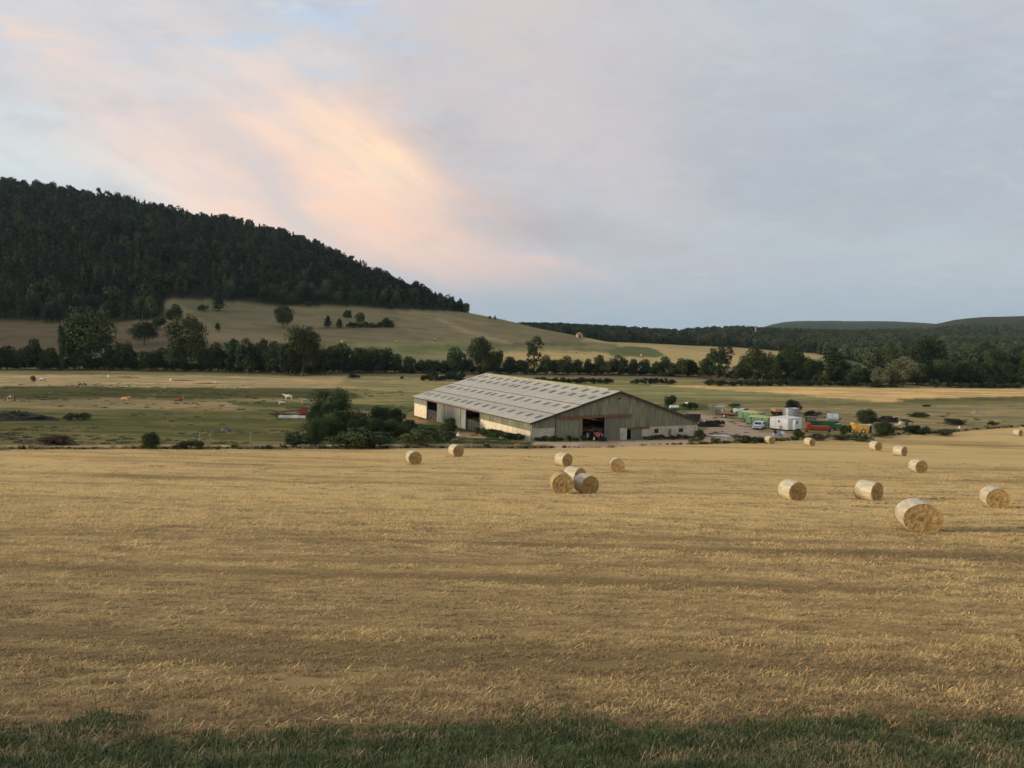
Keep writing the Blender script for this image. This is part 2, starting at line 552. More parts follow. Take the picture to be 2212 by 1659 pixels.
paint([(690, 900), (1100, 935), (1180, 962), (900, 966), (660, 962)], (0.062, 0.078, 0.030), 0.01)
# ---- pasture right of the barn
paint([(1290, 832), (1450, 830), (1700, 845), (1850, 862), (1450, 868), (1350, 850)], (0.240, 0.230, 0.100), 0.006)
paint([(1400, 861), (1850, 866), (2300, 856), (2700, 850), (2700, 880), (2300, 872), (1800, 880), (1480, 874)], (0.175, 0.165, 0.074), 0.008)
paint([(1500, 872), (1800, 878), (2300, 872), (2700, 870), (2700, 925), (2212, 922), (1800, 950), (1500, 920)], (0.245, 0.210, 0.105), 0.012)
paint([(1420, 872), (1530, 872), (1540, 885), (1440, 886)], (0.075, 0.105, 0.042), 0.008)
paint([(1400, 832), (1620, 834), (1850, 838), (2300, 838), (2700, 838), (2700, 862), (2300, 862), (1900, 868), (1700, 852), (1560, 842)], GOLD * 0.92, 0.006)
paint([(1930, 862), (2212, 856), (2600, 852), (2600, 862), (2212, 864), (1980, 870)], (0.115, 0.115, 0.052), 0.006)
# ---- ground before and behind the long hedge
paint([(-900, 790), (-900, 806), (700, 812), (1400, 818), (2400, 838), (2400, 826), (1400, 808), (700, 800)], (0.185, 0.175, 0.082), 0.004)
# ---- farm track along the field and the yard of reddish earth
tr_u, tr_y = fb_u, fb_y
trk = (Y > fby + 1.6 + W1 * 1.5) & (Y < fby + 6.8 + W1 * 2.0) & (UU > -0.62) & (UU < 0.23)
trk_grass = (Y > fby) & (Y <= fby + 1.4 + W1 * 2.2)
col_[trk] = (0.46, 0.36, 0.225)
leftpart = trk & (UU < -0.30)
col_[leftpart] = (0.36, 0.29, 0.165)
yard = paint([(1140, 966), (1160, 955), (1500, 948), (1530, 925), (1520, 905), (1480, 893), (1500, 890), (1560, 903), (1630, 918), (1640, 932), (1690, 934),
              (1720, 941), (1650, 944), (1590, 948), (1540, 957), (1400, 968), (1200, 972)], EARTH, 0.004, only=far_of_field)
yard2 = paint([(1250, 960), (1330, 950), (1345, 962), (1260, 968)], (0.42, 0.26, 0.175), 0.004, only=far_of_field)
paint([(860, 905), (905, 903), (925, 912), (880, 915)], (0.30, 0.19, 0.12), 0.004)
paint([(985, 932), (1040, 936), (1050, 946), (985, 944)], (0.36, 0.27, 0.14), 0.004)
zone[yard | yard2 | (trk & ~leftpart)] = 2
# ---- hill meadow and far fields
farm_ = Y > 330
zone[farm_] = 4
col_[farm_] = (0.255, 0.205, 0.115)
paint([(-900, 790), (-900, 700), (250, 690), (430, 740), (720, 740), (700, 800)], (0.138, 0.108, 0.068), 0.006, only=farm_)  # dark brown dry grass, darkened further to paint in the hill's shade
paint([(360, 640), (1015, 672), (1300, 740), (900, 740), (700, 745), (450, 700)], (0.205, 0.170, 0.096), 0.004, only=farm_)
paint([(850, 668), (1015, 674), (1300, 740), (1000, 738), (880, 720)], (0.250, 0.205, 0.112), 0.01, only=farm_)
paint([(700, 745), (900, 738), (1250, 745), (1430, 752), (1480, 790), (1000, 775), (720, 765)], (0.270, 0.240, 0.115), 0.004, only=farm_)
paint([(740, 752), (1020, 746), (1280, 744), (1260, 748), (1010, 757), (760, 763)], (0.150, 0.175, 0.070), 0.003, only=farm_)
paint([(940, 690), (1010, 722), (1100, 745), (1110, 741), (1020, 715), (960, 690)], (0.36, 0.28, 0.15), 0.003, only=farm_)
paint([(870, 670), (1000, 694), (1060, 703), (1055, 699), (1000, 690), (890, 668)], (0.31, 0.24, 0.13), 0.002, only=farm_)
paint([(1080, 762), (1200, 758), (1300, 762), (1420, 768), (1500, 760), (1640, 780), (1560, 800), (1380, 795), (1250, 790), (1080, 785)], GOLD * 0.95, 0.003, only=farm_)
paint([(700, 775), (1000, 776), (1240, 790), (1240, 796), (1000, 800), (700, 795)], (0.235, 0.205, 0.105), 0.003, only=farm_)
paint([(1250, 737), (1350, 738), (1560, 746), (1760, 762), (1870, 775), (1720, 776), (1520, 764), (1330, 744)], GOLD * 0.86, 0.003, only=farm_)
paint([(1330, 746), (1400, 745), (1460, 752), (1560, 764), (1640, 772), (1560, 790), (1450, 770)], GOLD, 0.003, only=farm_)
paint([(1310, 760), (1340, 749), (1400, 750), (1425, 759), (1437, 768), (1420, 772), (1370, 771), (1320, 768)], (0.175, 0.185, 0.080), 0.002, only=farm_)
paint([(1000, 737), (1100, 742), (1200, 741), (1235, 745), (1200, 747), (1100, 748)], (0.15, 0.12, 0.07), 0.002, only=farm_)
paint([(1240, 754), (1320, 757), (1320, 759), (1240, 756)], (0.12, 0.10, 0.06), 0.001, only=farm_)
paint([(1740, 778), (1860, 776), (1860, 800), (1740, 800)], (0.160, 0.175, 0.075), 0.002, only=farm_)
FOR_POLY = uvd([(-900, 700), (0, 694), (200, 696), (352, 694), (358, 645), (420, 646), (520, 652), (640, 661), (760, 661), (850, 668), (930, 671), (1012, 676)])
# ---- woods
def forest_mask(u, y):
    fu = [p[0] for p in FOR_POLY]; fy = [math.exp(p[1]) for p in FOR_POLY]
    lo = np.interp(u, fu, fy)
    tipu = ray(1013, 674)[0]
    return (y > lo) & (y < 1500) & (u < tipu)


def ridge_mask(u, y):
    lu = [ray(p, 740)[0] for p in (1050, 1150, 1270, 1300, 1500, 1640, 1760, 1800, 1860, 1900, 2300, 3600)]
    lo = np.interp(u, lu, [1100, 900, 820, 800, 800, 780, 730, 640, 560, 372, 372, 372])
    return (y > lo) & (y < 1500) & (u > ray(1035, 700)[0])


fm = forest_mask(UU, Y); rm = ridge_mask(UU, Y)
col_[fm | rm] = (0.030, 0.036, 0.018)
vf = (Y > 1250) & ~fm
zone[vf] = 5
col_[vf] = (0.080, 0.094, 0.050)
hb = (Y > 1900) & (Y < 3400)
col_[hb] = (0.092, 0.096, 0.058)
# a bright clearing on the far ridge
paint([(1660, 712), (1730, 711), (1735, 716), (1665, 717)], (0.20, 0.24, 0.08), 0.002, only=Y > 900)
# ---- stubble and verge
col_[isfield] = STRAW
dd = np.clip((Y[isfield] - 10) / 70, 0, 1)[:, None]
tone = (fbm(X[isfield] / 40, Y[isfield] / 9, 3, 77) - 0.5)[:, None]
col_[isfield] *= (1 + 0.25 * tone)


def streak(x, y):
    """0..1: darker wheel tracks and swaths running along the field"""
    yy_ = y + 0.020 * x + 0.6 * np.sin(x / 31)
    a = fbm(x / 26, yy_ / 1.15, 3, 81)
    b = fbm(x / 60, yy_ / 4.5, 3, 82)
    return np.clip((a - .56) / .10, 0, 1) * np.clip((b - .36) / .22, 0, 1)


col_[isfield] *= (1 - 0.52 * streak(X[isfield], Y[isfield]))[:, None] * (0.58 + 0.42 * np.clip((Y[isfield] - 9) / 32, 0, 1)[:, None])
zone[isfield] = 1
vb_u, vb_y = line_y([(0, 1604), (450, 1592), (900, 1566), (1500, 1562), (2212, 1556)])
vby = np.interp(UU, vb_u, vb_y)
verge = Y < vby + W3 * 0.5
zone[verge] = 0
col_[verge] = (0.095, 0.095, 0.042)
rim = (~verge) & (Y < vby + 1.0 + W3 * 0.8)
col_[rim] = (0.24, 0.165, 0.085)
track_grass = trk_grass & ~isfield
col_[track_grass & (UU < 0.05)] = (0.20, 0.165, 0.085)
# soft colour transitions
for _ in range(2):
    c2 = col_.copy()
    c2[1:-1, 1:-1] = (col_[1:-1, 1:-1] * 4 + col_[:-2, 1:-1] + col_[2:, 1:-1] + col_[1:-1, :-2] + col_[1:-1, 2:]) / 8
    col_ = c2

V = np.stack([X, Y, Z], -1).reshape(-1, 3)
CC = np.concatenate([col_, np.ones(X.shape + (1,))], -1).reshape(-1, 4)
idx = np.arange(ny_ * nx_).reshape(ny_, nx_)
quads = np.stack([idx[:-1, :-1], idx[:-1, 1:], idx[1:, 1:], idx[1:, :-1]], -1).reshape(-1, 4)
qz = zone[:-1, :-1].reshape(-1)


def np_mesh(name, v, q, smooth=True):
    me = bpy.data.meshes.new(name)
    v = np.asarray(v, np.float32); q = np.asarray(q, np.int32)
    k = q.shape[1]
    me.vertices.add(len(v)); me.vertices.foreach_set('co', v.ravel())
    me.loops.add(q.size); me.loops.foreach_set('vertex_index', q.ravel())
    me.polygons.add(len(q))
    me.polygons.foreach_set('loop_start', np.arange(0, q.size, k, dtype=np.int32))
    me.polygons.foreach_set('loop_total', np.full(len(q), k, np.int32))
    me.update(calc_edges=True)
    me.validate(verbose=False)
    me.polygons.foreach_set('use_smooth', np.full(len(me.polygons), smooth, bool))
    return me


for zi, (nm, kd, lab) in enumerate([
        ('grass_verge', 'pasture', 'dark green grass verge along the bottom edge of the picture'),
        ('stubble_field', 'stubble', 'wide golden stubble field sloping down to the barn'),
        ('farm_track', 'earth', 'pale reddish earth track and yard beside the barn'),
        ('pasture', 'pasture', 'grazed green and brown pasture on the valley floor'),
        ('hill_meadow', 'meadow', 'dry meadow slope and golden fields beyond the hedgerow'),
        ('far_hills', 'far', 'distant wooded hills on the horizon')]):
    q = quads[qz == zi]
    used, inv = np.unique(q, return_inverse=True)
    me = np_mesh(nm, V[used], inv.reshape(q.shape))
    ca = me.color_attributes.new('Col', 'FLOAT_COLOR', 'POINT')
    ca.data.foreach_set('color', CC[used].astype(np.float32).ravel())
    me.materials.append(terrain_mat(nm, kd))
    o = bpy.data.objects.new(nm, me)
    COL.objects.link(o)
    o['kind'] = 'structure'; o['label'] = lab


# ------------------------------------------------------------------ object helpers
def tag(o, label=None, cat=None, group=None, kind=None):
    if label: o['label'] = label
    if cat: o['category'] = cat
    if group: o['group'] = group
    if kind: o['kind'] = kind
    return o


def empty(name, loc, rz=0.0, label=None, cat=None, group=None):
    o = bpy.data.objects.new(name, None)
    o.empty_display_size = 0.3
    COL.objects.link(o)
    o.location = loc; o.rotation_euler = (0, 0, rz)
    return tag(o, label, cat, group)


class MB:
    def __init__(self): self.v, self.f = [], []

    def add(self, vs, fs, M=None):
        b = len(self.v)
        for p in vs:
            p = Vector(p)
            self.v.append(tuple(M @ p) if M is not None else tuple(p))
        self.f += [tuple(i + b for i in f) for f in fs]
        return self

    def box(self, x0, x1, y0, y1, z0, z1, M=None):
        vs = [(x, y, z) for z in (z0, z1) for y in (y0, y1) for x in (x0, x1)]
        fs = [(0, 2, 3, 1), (4, 5, 7, 6), (0, 1, 5, 4), (2, 6, 7, 3), (0, 4, 6, 2), (1, 3, 7, 5)]
        return self.add(vs, fs, M)

    def prism(self, prof, y0, y1, M=None):
        """polygon in x,z extruded along y"""
        n = len(prof)
        vs = [(x, y0, z) for x, z in prof] + [(x, y1, z) for x, z in prof]
        fs = [tuple(range(n)), tuple(range(2 * n - 1, n - 1, -1))] + [(i, i + n, (i + 1) % n + n, (i + 1) % n) for i in range(n)]
        return self.add(vs, fs, M)

    def tube(self, a, b, r0, r1=None, n=10, cap=True):
        a, b = Vector(a), Vector(b)
        r1 = r0 if r1 is None else r1
        d = (b - a).normalized()
        e = d.orthogonal().normalized(); g = d.cross(e)
        vs = []
        for c, r in ((a, r0), (b, r1)):
            for i in range(n):
                t = 2 * math.pi * i / n
                vs.append(c + (e * math.cos(t) + g * math.sin(t)) * r)
        fs = [(i, (i + 1) % n, (i + 1) % n + n, i + n) for i in range(n)]
        if cap: fs += [tuple(range(n - 1, -1, -1)), tuple(range(n, 2 * n))]
        return self.add(vs, fs)

    def build(self, name, m, parent=None, smooth=False, link=True):
        me = bpy.data.meshes.new(name)
        me.from_pydata(self.v, [], self.f)
        me.materials.append(m)
        if smooth:
            me.polygons.foreach_set('use_smooth', [True] * len(me.polygons))
        o = bpy.data.objects.new(name, me)
        if link: COL.objects.link(o)
        if parent: o.parent = parent
        return o


def mesh_obj(name, me, parent=None, m=None, loc=None, scale=None, rz=None):
    o = bpy.data.objects.new(name, me)
    COL.objects.link(o)
    if parent: o.parent = parent
    if m is not None:
        if not len(me.materials): me.materials.append(m)
        if me.materials[0] is not m:
            o.material_slots[0].link = 'OBJECT'
            o.material_slots[0].material = m
    if loc is not None: o.location = loc
    if scale is not None: o.scale = scale
    if rz is not None: o.rotation_euler = (0, 0, rz)
    return o


rng = np.random.default_rng(7)
random.seed(7)

# ------------------------------------------------------------------ foliage meshes
def foliage(name, kind, n, leaf, seed, lobes=16):
    """unit tree crown (height 1, base at z 0) out of many small leaf-clump faces"""
    g = np.random.default_rng(seed)
    P, Nn, T = [], [], []
    if kind in ('conifer',):
        m = n
        t = g.random(m) ** 0.75
        z = 0.10 + 0.90 * t
        rad = 0.24 * (1 - t) ** 0.8 * (0.72 + 0.28 * np.cos(t * 60)) * g.uniform(0.45, 1.12, m) + 0.01
        a = g.uniform(0, 2 * np.pi, m)
        rad *= 1 + 0.25 * np.sin(a * 3 + seed) + 0.12 * np.sin(a * 7 + t * 20)
        P = np.stack([rad * np.cos(a), rad * np.sin(a), z], 1)
        Nn = np.stack([np.cos(a), np.sin(a), np.full(m, 0.6)], 1)
        T = np.clip(0.3 + 0.5 * g.random(m) + 0.2 * np.sin(z * 25), 0, 1)
    else:
        spec = {  # centre z, rx, rz, lobe radius range
            'round': (0.50, 0.30, 0.34, (0.13, 0.21)),
            'oak': (0.52, 0.33, 0.33, (0.11, 0.20)),
            'tall': (0.50, 0.11, 0.40, (0.08, 0.15)),
            'pine': (0.74, 0.20, 0.15, (0.08, 0.14)),
            'sparse': (0.56, 0.24, 0.38, (0.06, 0.12)),
            'bush': (0.42, 0.42, 0.30, (0.10, 0.22)),
            'low': (0.34, 0.46, 0.20, (0.09, 0.20)),
        }[kind]
        zc, rx, rz, (l0, l1) = spec
        C, Rr = [], []
        for i in range(lobes):
            d = g.normal(size=3); d /= np.linalg.norm(d)
            k = g.uniform(0.55, 1.0)
            c = np.array([d[0] * rx * k, d[1] * rx * k, zc + d[2] * rz * k])
            r = g.uniform(l0, l1)
            if kind in ('bush', 'low'): c[2] = max(c[2], r * 0.5)
            C.append(c); Rr.append(r)
        C, Rr = np.array(C), np.array(Rr)
        pick = g.choice(lobes, n, p=Rr ** 2 / (Rr ** 2).sum())
        d = g.normal(size=(n, 3)); d /= np.linalg.norm(d, axis=1)[:, None]
        d[:, 2] = np.where((d[:, 2] < -0.3) & (g.random(n) < 0.5), -d[:, 2], d[:, 2])
        rr = Rr[pick] * g.uniform(0.62, 1.12, n)
        P = C[pick] + d * rr[:, None]
        Nn = d
        lt = g.uniform(0.0, 1.0, lobes)
        T = np.clip(lt[pick] + 0.13 * g.normal(size=n), 0, 1)
        P[:, 2] = np.maximum(P[:, 2], 0.012)
        P[:, 2] /= max(P[:, 2].max(), 1e-3)
    n = len(P)
    nn = Nn + g.normal(size=(n, 3)) * 0.55
    nn /= np.linalg.norm(nn, axis=1)[:, None]
    up = g.normal(size=(n, 3))
    e1 = np.cross(nn, up); e1 /= np.linalg.norm(e1, axis=1)[:, None]
    e2 = np.cross(nn, e1)
    s = leaf * g.uniform(0.55, 1.25, n)[:, None]
    q = []
    for (a, b) in ((-1, -0.35), (0.15, -0.9), (1, 0.3), (-0.2, 0.95)):
        q.append(P + e1 * s * a * g.uniform(0.7, 1.2, (n, 1)) + e2 * s * b * g.uniform(0.7, 1.2, (n, 1)))
    v = np.stack(q, 1).reshape(-1, 3)
    f = np.arange(4 * n).reshape(n, 4)
    me = np_mesh(name, v, f, smooth=False)
    at_ = me.attributes.new('tint', 'FLOAT', 'POINT')
    at_.data.foreach_set('value', np.repeat(T, 4).astype(np.float32))
    me.materials.append(L_MID)
    return me


def trunk_mesh(seed, top=0.75, limbs=6, r=0.022):
    g = random.Random(seed)
    b = MB()
    p = Vector((0, 0, -0.03)); rad = r
    k = 5
    for i in range(k):
        q = Vector((g.uniform(-.012, .012) * (i + 1), g.uniform(-.012, .012) * (i + 1), top * (i + 1) / k))
        b.tube(p, q, rad, rad * 0.8, 7, cap=False)
        if i >= 1:
            for _ in range(limbs // 4 + 1):
                a = g.uniform(0, 6.28); L = g.uniform(.14, .26)
                b.tube(q, q + Vector((math.cos(a) * L, math.sin(a) * L, L * g.uniform(.4, 1.0))), rad * .45, rad * .12, 5, cap=False)
        p = q; rad *= 0.8
    o = b.build('trunk', BARK, link=False, smooth=True)
    me = o.data
    bpy.data.objects.remove(o)
    return me


BARK = mat('bark', (0.10, 0.080, 0.060), (0.05, 0.042, 0.034), 20, stretch=(1, 1, .2))
L_MID = leaf_mat('leaf_mid_green', (0.024, 0.038, 0.012), (0.070, 0.094, 0.028))
L_DARK = leaf_mat('leaf_dark_green', (0.018, 0.028, 0.010), (0.050, 0.069, 0.022))
L_OLIVE = leaf_mat('leaf_olive_green', (0.040, 0.048, 0.017), (0.092, 0.103, 0.034))
L_GREY = leaf_mat('leaf_grey_green', (0.075, 0.088, 0.045), (0.185, 0.200, 0.110))
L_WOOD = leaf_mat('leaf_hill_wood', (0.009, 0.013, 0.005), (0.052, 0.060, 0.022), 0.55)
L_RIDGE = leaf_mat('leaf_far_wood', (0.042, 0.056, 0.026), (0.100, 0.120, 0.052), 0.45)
L_PALE = leaf_mat('leaf_pale_green', (0.055, 0.072, 0.022), (0.120, 0.138, 0.050))
L_BROWN = leaf_mat('leaf_brown_twigs', (0.060, 0.044, 0.030), (0.115, 0.085, 0.055))
L_WEED = leaf_mat('leaf_weeds', (0.035, 0.055, 0.018), (0.085, 0.115, 0.038))

CROWN = {
    'round': [foliage('crown', 'round', 3400, 0.027, s, 20) for s in (1, 2, 3)],
    'oak': [foliage('crown', 'oak', 6500, 0.019, s, 34) for s in (4, 5, 6)],
    'tall': [foliage('crown', 'tall', 2600, 0.022, s, 26) for s in (7, 8)],
    'conifer': [foliage('crown', 'conifer', 1400, 0.030, s) for s in (9, 10)],
    'pine': [foliage('crown', 'pine', 900, 0.028, s, 12) for s in (11, 12)],
    'sparse': [foliage('crown', 'sparse', 2200, 0.019, s, 26) for s in (13, 14)],
    'bush': [foliage('foliage', 'bush', 3000, 0.034, s, 18) for s in (15, 16, 17)],
    'low': [foliage('foliage', 'low', 2600, 0.036, s, 18) for s in (18, 19)],
    'thick': [foliage('foliage', 'bush', 12000, 0.0165, s, 40) for s in (20, 21)],
}
RX = {'round': .46, 'oak': .48, 'tall': .22, 'conifer': .24, 'pine': .31, 'sparse': .33, 'bush': .56, 'low': .58, 'thick': .56}
TRUNK = {'round': trunk_mesh(1, .62), 'oak': trunk_mesh(2, .6, 8, .028), 'tall': trunk_mesh(3, .85, 8, .016), 'conifer': trunk_mesh(4, .9, 4, .016),
         'pine': trunk_mesh(5, .8, 4, .016), 'sparse': trunk_mesh(6, .85, 12, .02)}
TREE_NAME = {'round': 'broadleaf_tree', 'oak': 'broadleaf_tree', 'tall': 'poplar_tree', 'conifer': 'conifer_tree', 'pine': 'pine_tree', 'sparse': 'broadleaf_tree'}


def tree(kind, p, h, wid, m, label, group=None, name=None, rz=None):
    rz = random.uniform(0, 6.28) if rz is None else rz
    s = wid / 2 / RX[kind]
    if kind in ('bush', 'low', 'thick'):
        o = mesh_obj(name or 'bush', random.choice(CROWN[kind]), m=m, loc=(p[0], p[1], p[2] - 0.04 * h), scale=(s, s, h), rz=rz)
        return tag(o, label, 'bush' if (name or 'bush') in ('bush', 'shrub') else name.replace('_', ' '), group)
    e = empty(name or TREE_NAME[kind], p, rz, label, 'tree', group)
    mesh_obj('crown', random.choice(CROWN[kind]), e, m, scale=(s, s, h))
    ts = 0.5 * (s + h) * (1.0 if kind != 'tall' else 0.8)
    mesh_obj('trunk', TRUNK[kind], e, scale=(ts, ts, h))
    return e


def tree_px(kind, cx, top, base, wpx, m, label, group=None, d=None, **kw):
    """tree whose outline covers the given pixels of the photograph"""
    if d is None:
        p = at(cx, base); d = p[1]
    else:
        p = atd(cx, d)
    rz_top = ray(cx, top)[2] * d
    h = max(rz_top - p[2], 0.5)
    return tree(kind, p, h, wpx / F * d * 1.0, m, label, group, **kw)


# instances on points, for masses nobody could count
def scatter(name, pts, scl, rotz, srcs, label, pick=None, tilt=0.0, mats=None):
    n = len(pts)
    me = bpy.data.meshes.new(name)
    me.vertices.add(n)
    me.vertices.foreach_set('co', np.asarray(pts, np.float32).ravel())
    a = me.attributes.new('scl', 'FLOAT_VECTOR', 'POINT'); a.data.foreach_set('vector', np.asarray(scl, np.float32).ravel())
    rot = np.zeros((n, 3), np.float32); rot[:, 2] = rotz
    if tilt: rot[:, 0] = rng.normal(size=n) * tilt; rot[:, 1] = rng.normal(size=n) * tilt
    a = me.attributes.new('rot', 'FLOAT_VECTOR', 'POINT'); a.data.foreach_set('vector', rot.ravel())
    if pick is None: pick = rng.integers(0, len(srcs), n)
    a = me.attributes.new('pick', 'INT', 'POINT'); a.data.foreach_set('value', np.asarray(pick, np.int32))
    o = bpy.data.objects.new(name, me)
    COL.objects.link(o)
    tag(o, label, None, None, 'stuff')
    ng = bpy.data.node_groups.new(name + '_nodes', 'GeometryNodeTree')
    ng.interface.new_socket('Geometry', in_out='INPUT', socket_type='NodeSocketGeometry')
    ng.interface.new_socket('Geometry', in_out='OUTPUT', socket_type='NodeSocketGeometry')
    N = ng.nodes
    gi, go = N.new('NodeGroupInput'), N.new('NodeGroupOutput')
    inst = N.new('GeometryNodeInstanceOnPoints')
    join = N.new('GeometryNodeJoinGeometry')
    for so in reversed(srcs):
        oi = N.new('GeometryNodeObjectInfo')
        oi.inputs['Object'].default_value = so
        oi.inputs['As Instance'].default_value = True
        oi.transform_space = 'ORIGINAL'
        ng.links.new(oi.outputs['Geometry'], join.inputs[0])
    def attr(nm, typ):
        a_ = N.new('GeometryNodeInputNamedAttribute'); a_.data_type = typ
        a_.inputs['Name'].default_value = nm
        return a_.outputs['Attribute']
    ng.links.new(gi.outputs[0], inst.inputs['Points'])
    ng.links.new(join.outputs[0], inst.inputs['Instance'])
    inst.inputs['Pick Instance'].default_value = True
    ng.links.new(attr('pick', 'INT'), inst.inputs['Instance Index'])
    e2r = N.new('FunctionNodeEulerToRotation')
    ng.links.new(attr('rot', 'FLOAT_VECTOR'), e2r.inputs[0])
    ng.links.new(e2r.outputs[0], inst.inputs['Rotation'])
    ng.links.new(attr('scl', 'FLOAT_VECTOR'), inst.inputs['Scale'])
    ng.links.new(inst.outputs[0], go.inputs[0])
    md = o.modifiers.new('scatter', 'NODES')
    md.node_group = ng
    return o


def source(name, me, m=None):
    """mesh used only through scatter(); never linked to the scene"""
    if m is not None:
        me.materials.clear(); me.materials.append(m)
    return bpy.data.objects.new(name, me)


# ------------------------------------------------------------------ woods on the hill and ridges
def wood_points(mask, u0, u1, y0, y1, step):
    pts = []
    y = y0
    while y < y1:
        st = step(y)
        n = int((u1 - u0) * y / st)
        u = u0 + (np.arange(n) + rng.random(n)) / n * (u1 - u0)
        yy = y + (rng.random(n) - .5) * st * 1.1
        k = mask(u, yy)
        pts.append(np.stack([u[k] * yy[k], yy[k]], 1))
        y += st
    p = np.concatenate(pts)
    return np.column_stack([p, height(p[:, 0], p[:, 1])])


hill = wood_points(forest_mask, -0.80, 0.0, 430, 1120, lambda y: 7.4 + (y - 430) / 160)
ord_ = np.argsort(hill[:, 1] + 40 * rng.random(len(hill)))
hill = hill[ord_]
uu = hill[:, 0] / hill[:, 1]
edge_lo = np.interp(uu, [p[0] for p in FOR_POLY], [math.exp(p[1]) for p in FOR_POLY])
front = (hill[:, 1] - edge_lo) < 24
vis = (np.abs(uu) < 0.63)
sel = np.where(front & vis)[0]
rng.shuffle(sel)
sel = sel[:190]
tall_x = np.interp(hill[:, 0] / hill[:, 1], [-.6, -.25, -.1, -.06], [1.0, 0.9, 0.72, 0.55])
def hill_kind(i):
    x = hill[i, 0] / hill[i, 1]
    r = random.random()
    if x < -0.36: return 'conifer' if r < .62 else ('tall' if r < .7 else 'round')
    return 'conifer' if r < .25 else 'round'
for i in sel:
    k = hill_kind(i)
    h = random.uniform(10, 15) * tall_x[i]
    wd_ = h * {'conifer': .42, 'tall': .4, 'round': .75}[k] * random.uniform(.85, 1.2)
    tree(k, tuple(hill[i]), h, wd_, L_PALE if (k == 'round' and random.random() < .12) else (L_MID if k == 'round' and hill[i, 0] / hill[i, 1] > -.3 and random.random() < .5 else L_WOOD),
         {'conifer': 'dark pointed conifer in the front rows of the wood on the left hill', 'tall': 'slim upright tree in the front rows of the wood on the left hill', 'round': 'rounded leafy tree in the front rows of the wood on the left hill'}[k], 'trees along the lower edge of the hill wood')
rest = np.setdiff1d(np.arange(len(hill)), sel)
fol = [foliage('far_crown', 'conifer', 800, 0.036, 31), foliage('far_crown', 'conifer', 800, 0.036, 32), foliage('far_crown', 'round', 800, 0.044, 33),
       foliage('far_crown', 'round', 620, 0.050, 34), foliage('far_crown', 'sparse', 620, 0.040, 35, 18), foliage('far_crown', 'oak', 700, 0.045, 36)]
L_WOOD2 = leaf_mat('leaf_hill_wood_green', (0.014, 0.022, 0.007), (0.066, 0.080, 0.026), 0.5)
FARSRC = [source('far_crown', m_, L_WOOD) for m_ in fol] + [source('far_crown', m_.copy(), L_WOOD2) for m_ in fol]
pk = np.array([(random.choice([0, 1, 0, 1, 2, 3]) if hill[i, 0] / hill[i, 1] < -.3 else random.choice([2, 3, 5, 5, 0])) if hill[i, 1] < 820 or random.random() < .45 else random.choice([4, 4, 5, 2]) for i in rest])
hh = (8.5 + 8.5 * rng.random(len(rest)) ** 1.6) * np.clip(tall_x[rest], .5, 1)
ratio = np.array([0.95, 0.95, 0.85, 0.85, 0.95, 0.9])[pk] * rng.uniform(.8, 1.25, len(pk))
gr = fbm(hill[rest, 0] / 60, hill[rest, 1] / 60, 3, 91)
pk = pk + 6 * (rng.random(len(pk)) < np.clip((gr - .42) * 4, .05, .8))
sc = np.stack([hh * ratio, hh * ratio, hh], 1)
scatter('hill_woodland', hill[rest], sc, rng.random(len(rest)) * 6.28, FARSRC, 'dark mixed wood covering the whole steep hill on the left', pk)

# right-hand wood: front trees one by one, the rest as a mass
ridge = wood_points(ridge_mask, -0.05, 0.74, 372, 1550, lambda y: 7.0 + (y - 372) / 130)
uu = ridge[:, 0] / ridge[:, 1]
vis = np.where((np.abs(uu) < .63) & (ridge[:, 1] < 470) & (uu > .44))[0]
rng.shuffle(vis); vis = vis[:90]
for i in vis:
    k = random.choice(['round', 'round', 'oak', 'tall'])
    h = random.uniform(8, 13) * (1.25 if k == 'tall' else 1)
    tree(k, tuple(ridge[i]), h, h * (.4 if k == 'tall' else .8), random.choice([L_MID, L_DARK, L_MID, L_OLIVE]),
         {'round': 'rounded green tree in the front of the dense wood at the far right', 'oak': 'broad many-lobed tree in the front of the dense wood at the far right', 'tall': 'narrow upright tree in the front of the dense wood at the far right'}[k], 'trees in the front of the right-hand wood')
rest = np.setdiff1d(np.arange(len(ridge)), vis)
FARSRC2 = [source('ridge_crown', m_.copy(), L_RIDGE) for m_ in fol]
pk = rng.choice([2, 3, 5, 2, 3, 0, 5], len(rest))
hh = rng.uniform(8, 12, len(rest))
sc = np.stack([hh * 1.15, hh * 1.15, hh], 1)
scatter('ridge_woodland', ridge[rest], sc, rng.random(len(rest)) * 6.28, FARSRC2, 'dark green woods spreading over the low ridges and the right side of the valley', pk)

# ------------------------------------------------------------------ materials of built things
M_CEMENT = mat('fibre_cement_roof', (0.53, 0.49, 0.40), (0.42, 0.385, 0.31), 0.55, stretch=(.35, 1.2, 1), var=0.075, rough=.85, detail=6, bump=.01)
M_SKY = mat('skylight_plastic', (0.105, 0.10, 0.095), (0.16, 0.15, 0.14), 1.5, rough=.5, var=.25)
M_BOARD = mat('weathered_boards', (0.285, 0.275, 0.185), (0.160, 0.155, 0.102), 2.2, stretch=(3.0, 3.0, .22), var=0.16, rough=.9, detail=6, lo=.38, hi=.62)
M_BOARDG = mat('lichen_boards', (0.30, 0.305, 0.245), (0.17, 0.175, 0.135), 1.8, stretch=(2.6, 2.6, .22), var=0.12, rough=.9, detail=6)
M_BLOCK = mat('limewashed_blockwork', (0.80, 0.69, 0.47), (0.66, 0.56, 0.38), 0.9, detail=6, rough=.95, bump=.01)
M_BLOCKD = mat('grey_rendered_blockwork', (0.66, 0.59, 0.43), (0.48, 0.42, 0.30), 0.8, detail=6, rough=.95, bump=.01)
M_RUST = mat('rusty_red_steel', (0.26, 0.105, 0.055), (0.17, 0.07, 0.04), 2.5, rough=.8)
M_TRIM = mat('dark_verge_trim', (0.085, 0.068, 0.055), (0.05, 0.04, 0.034), 3)
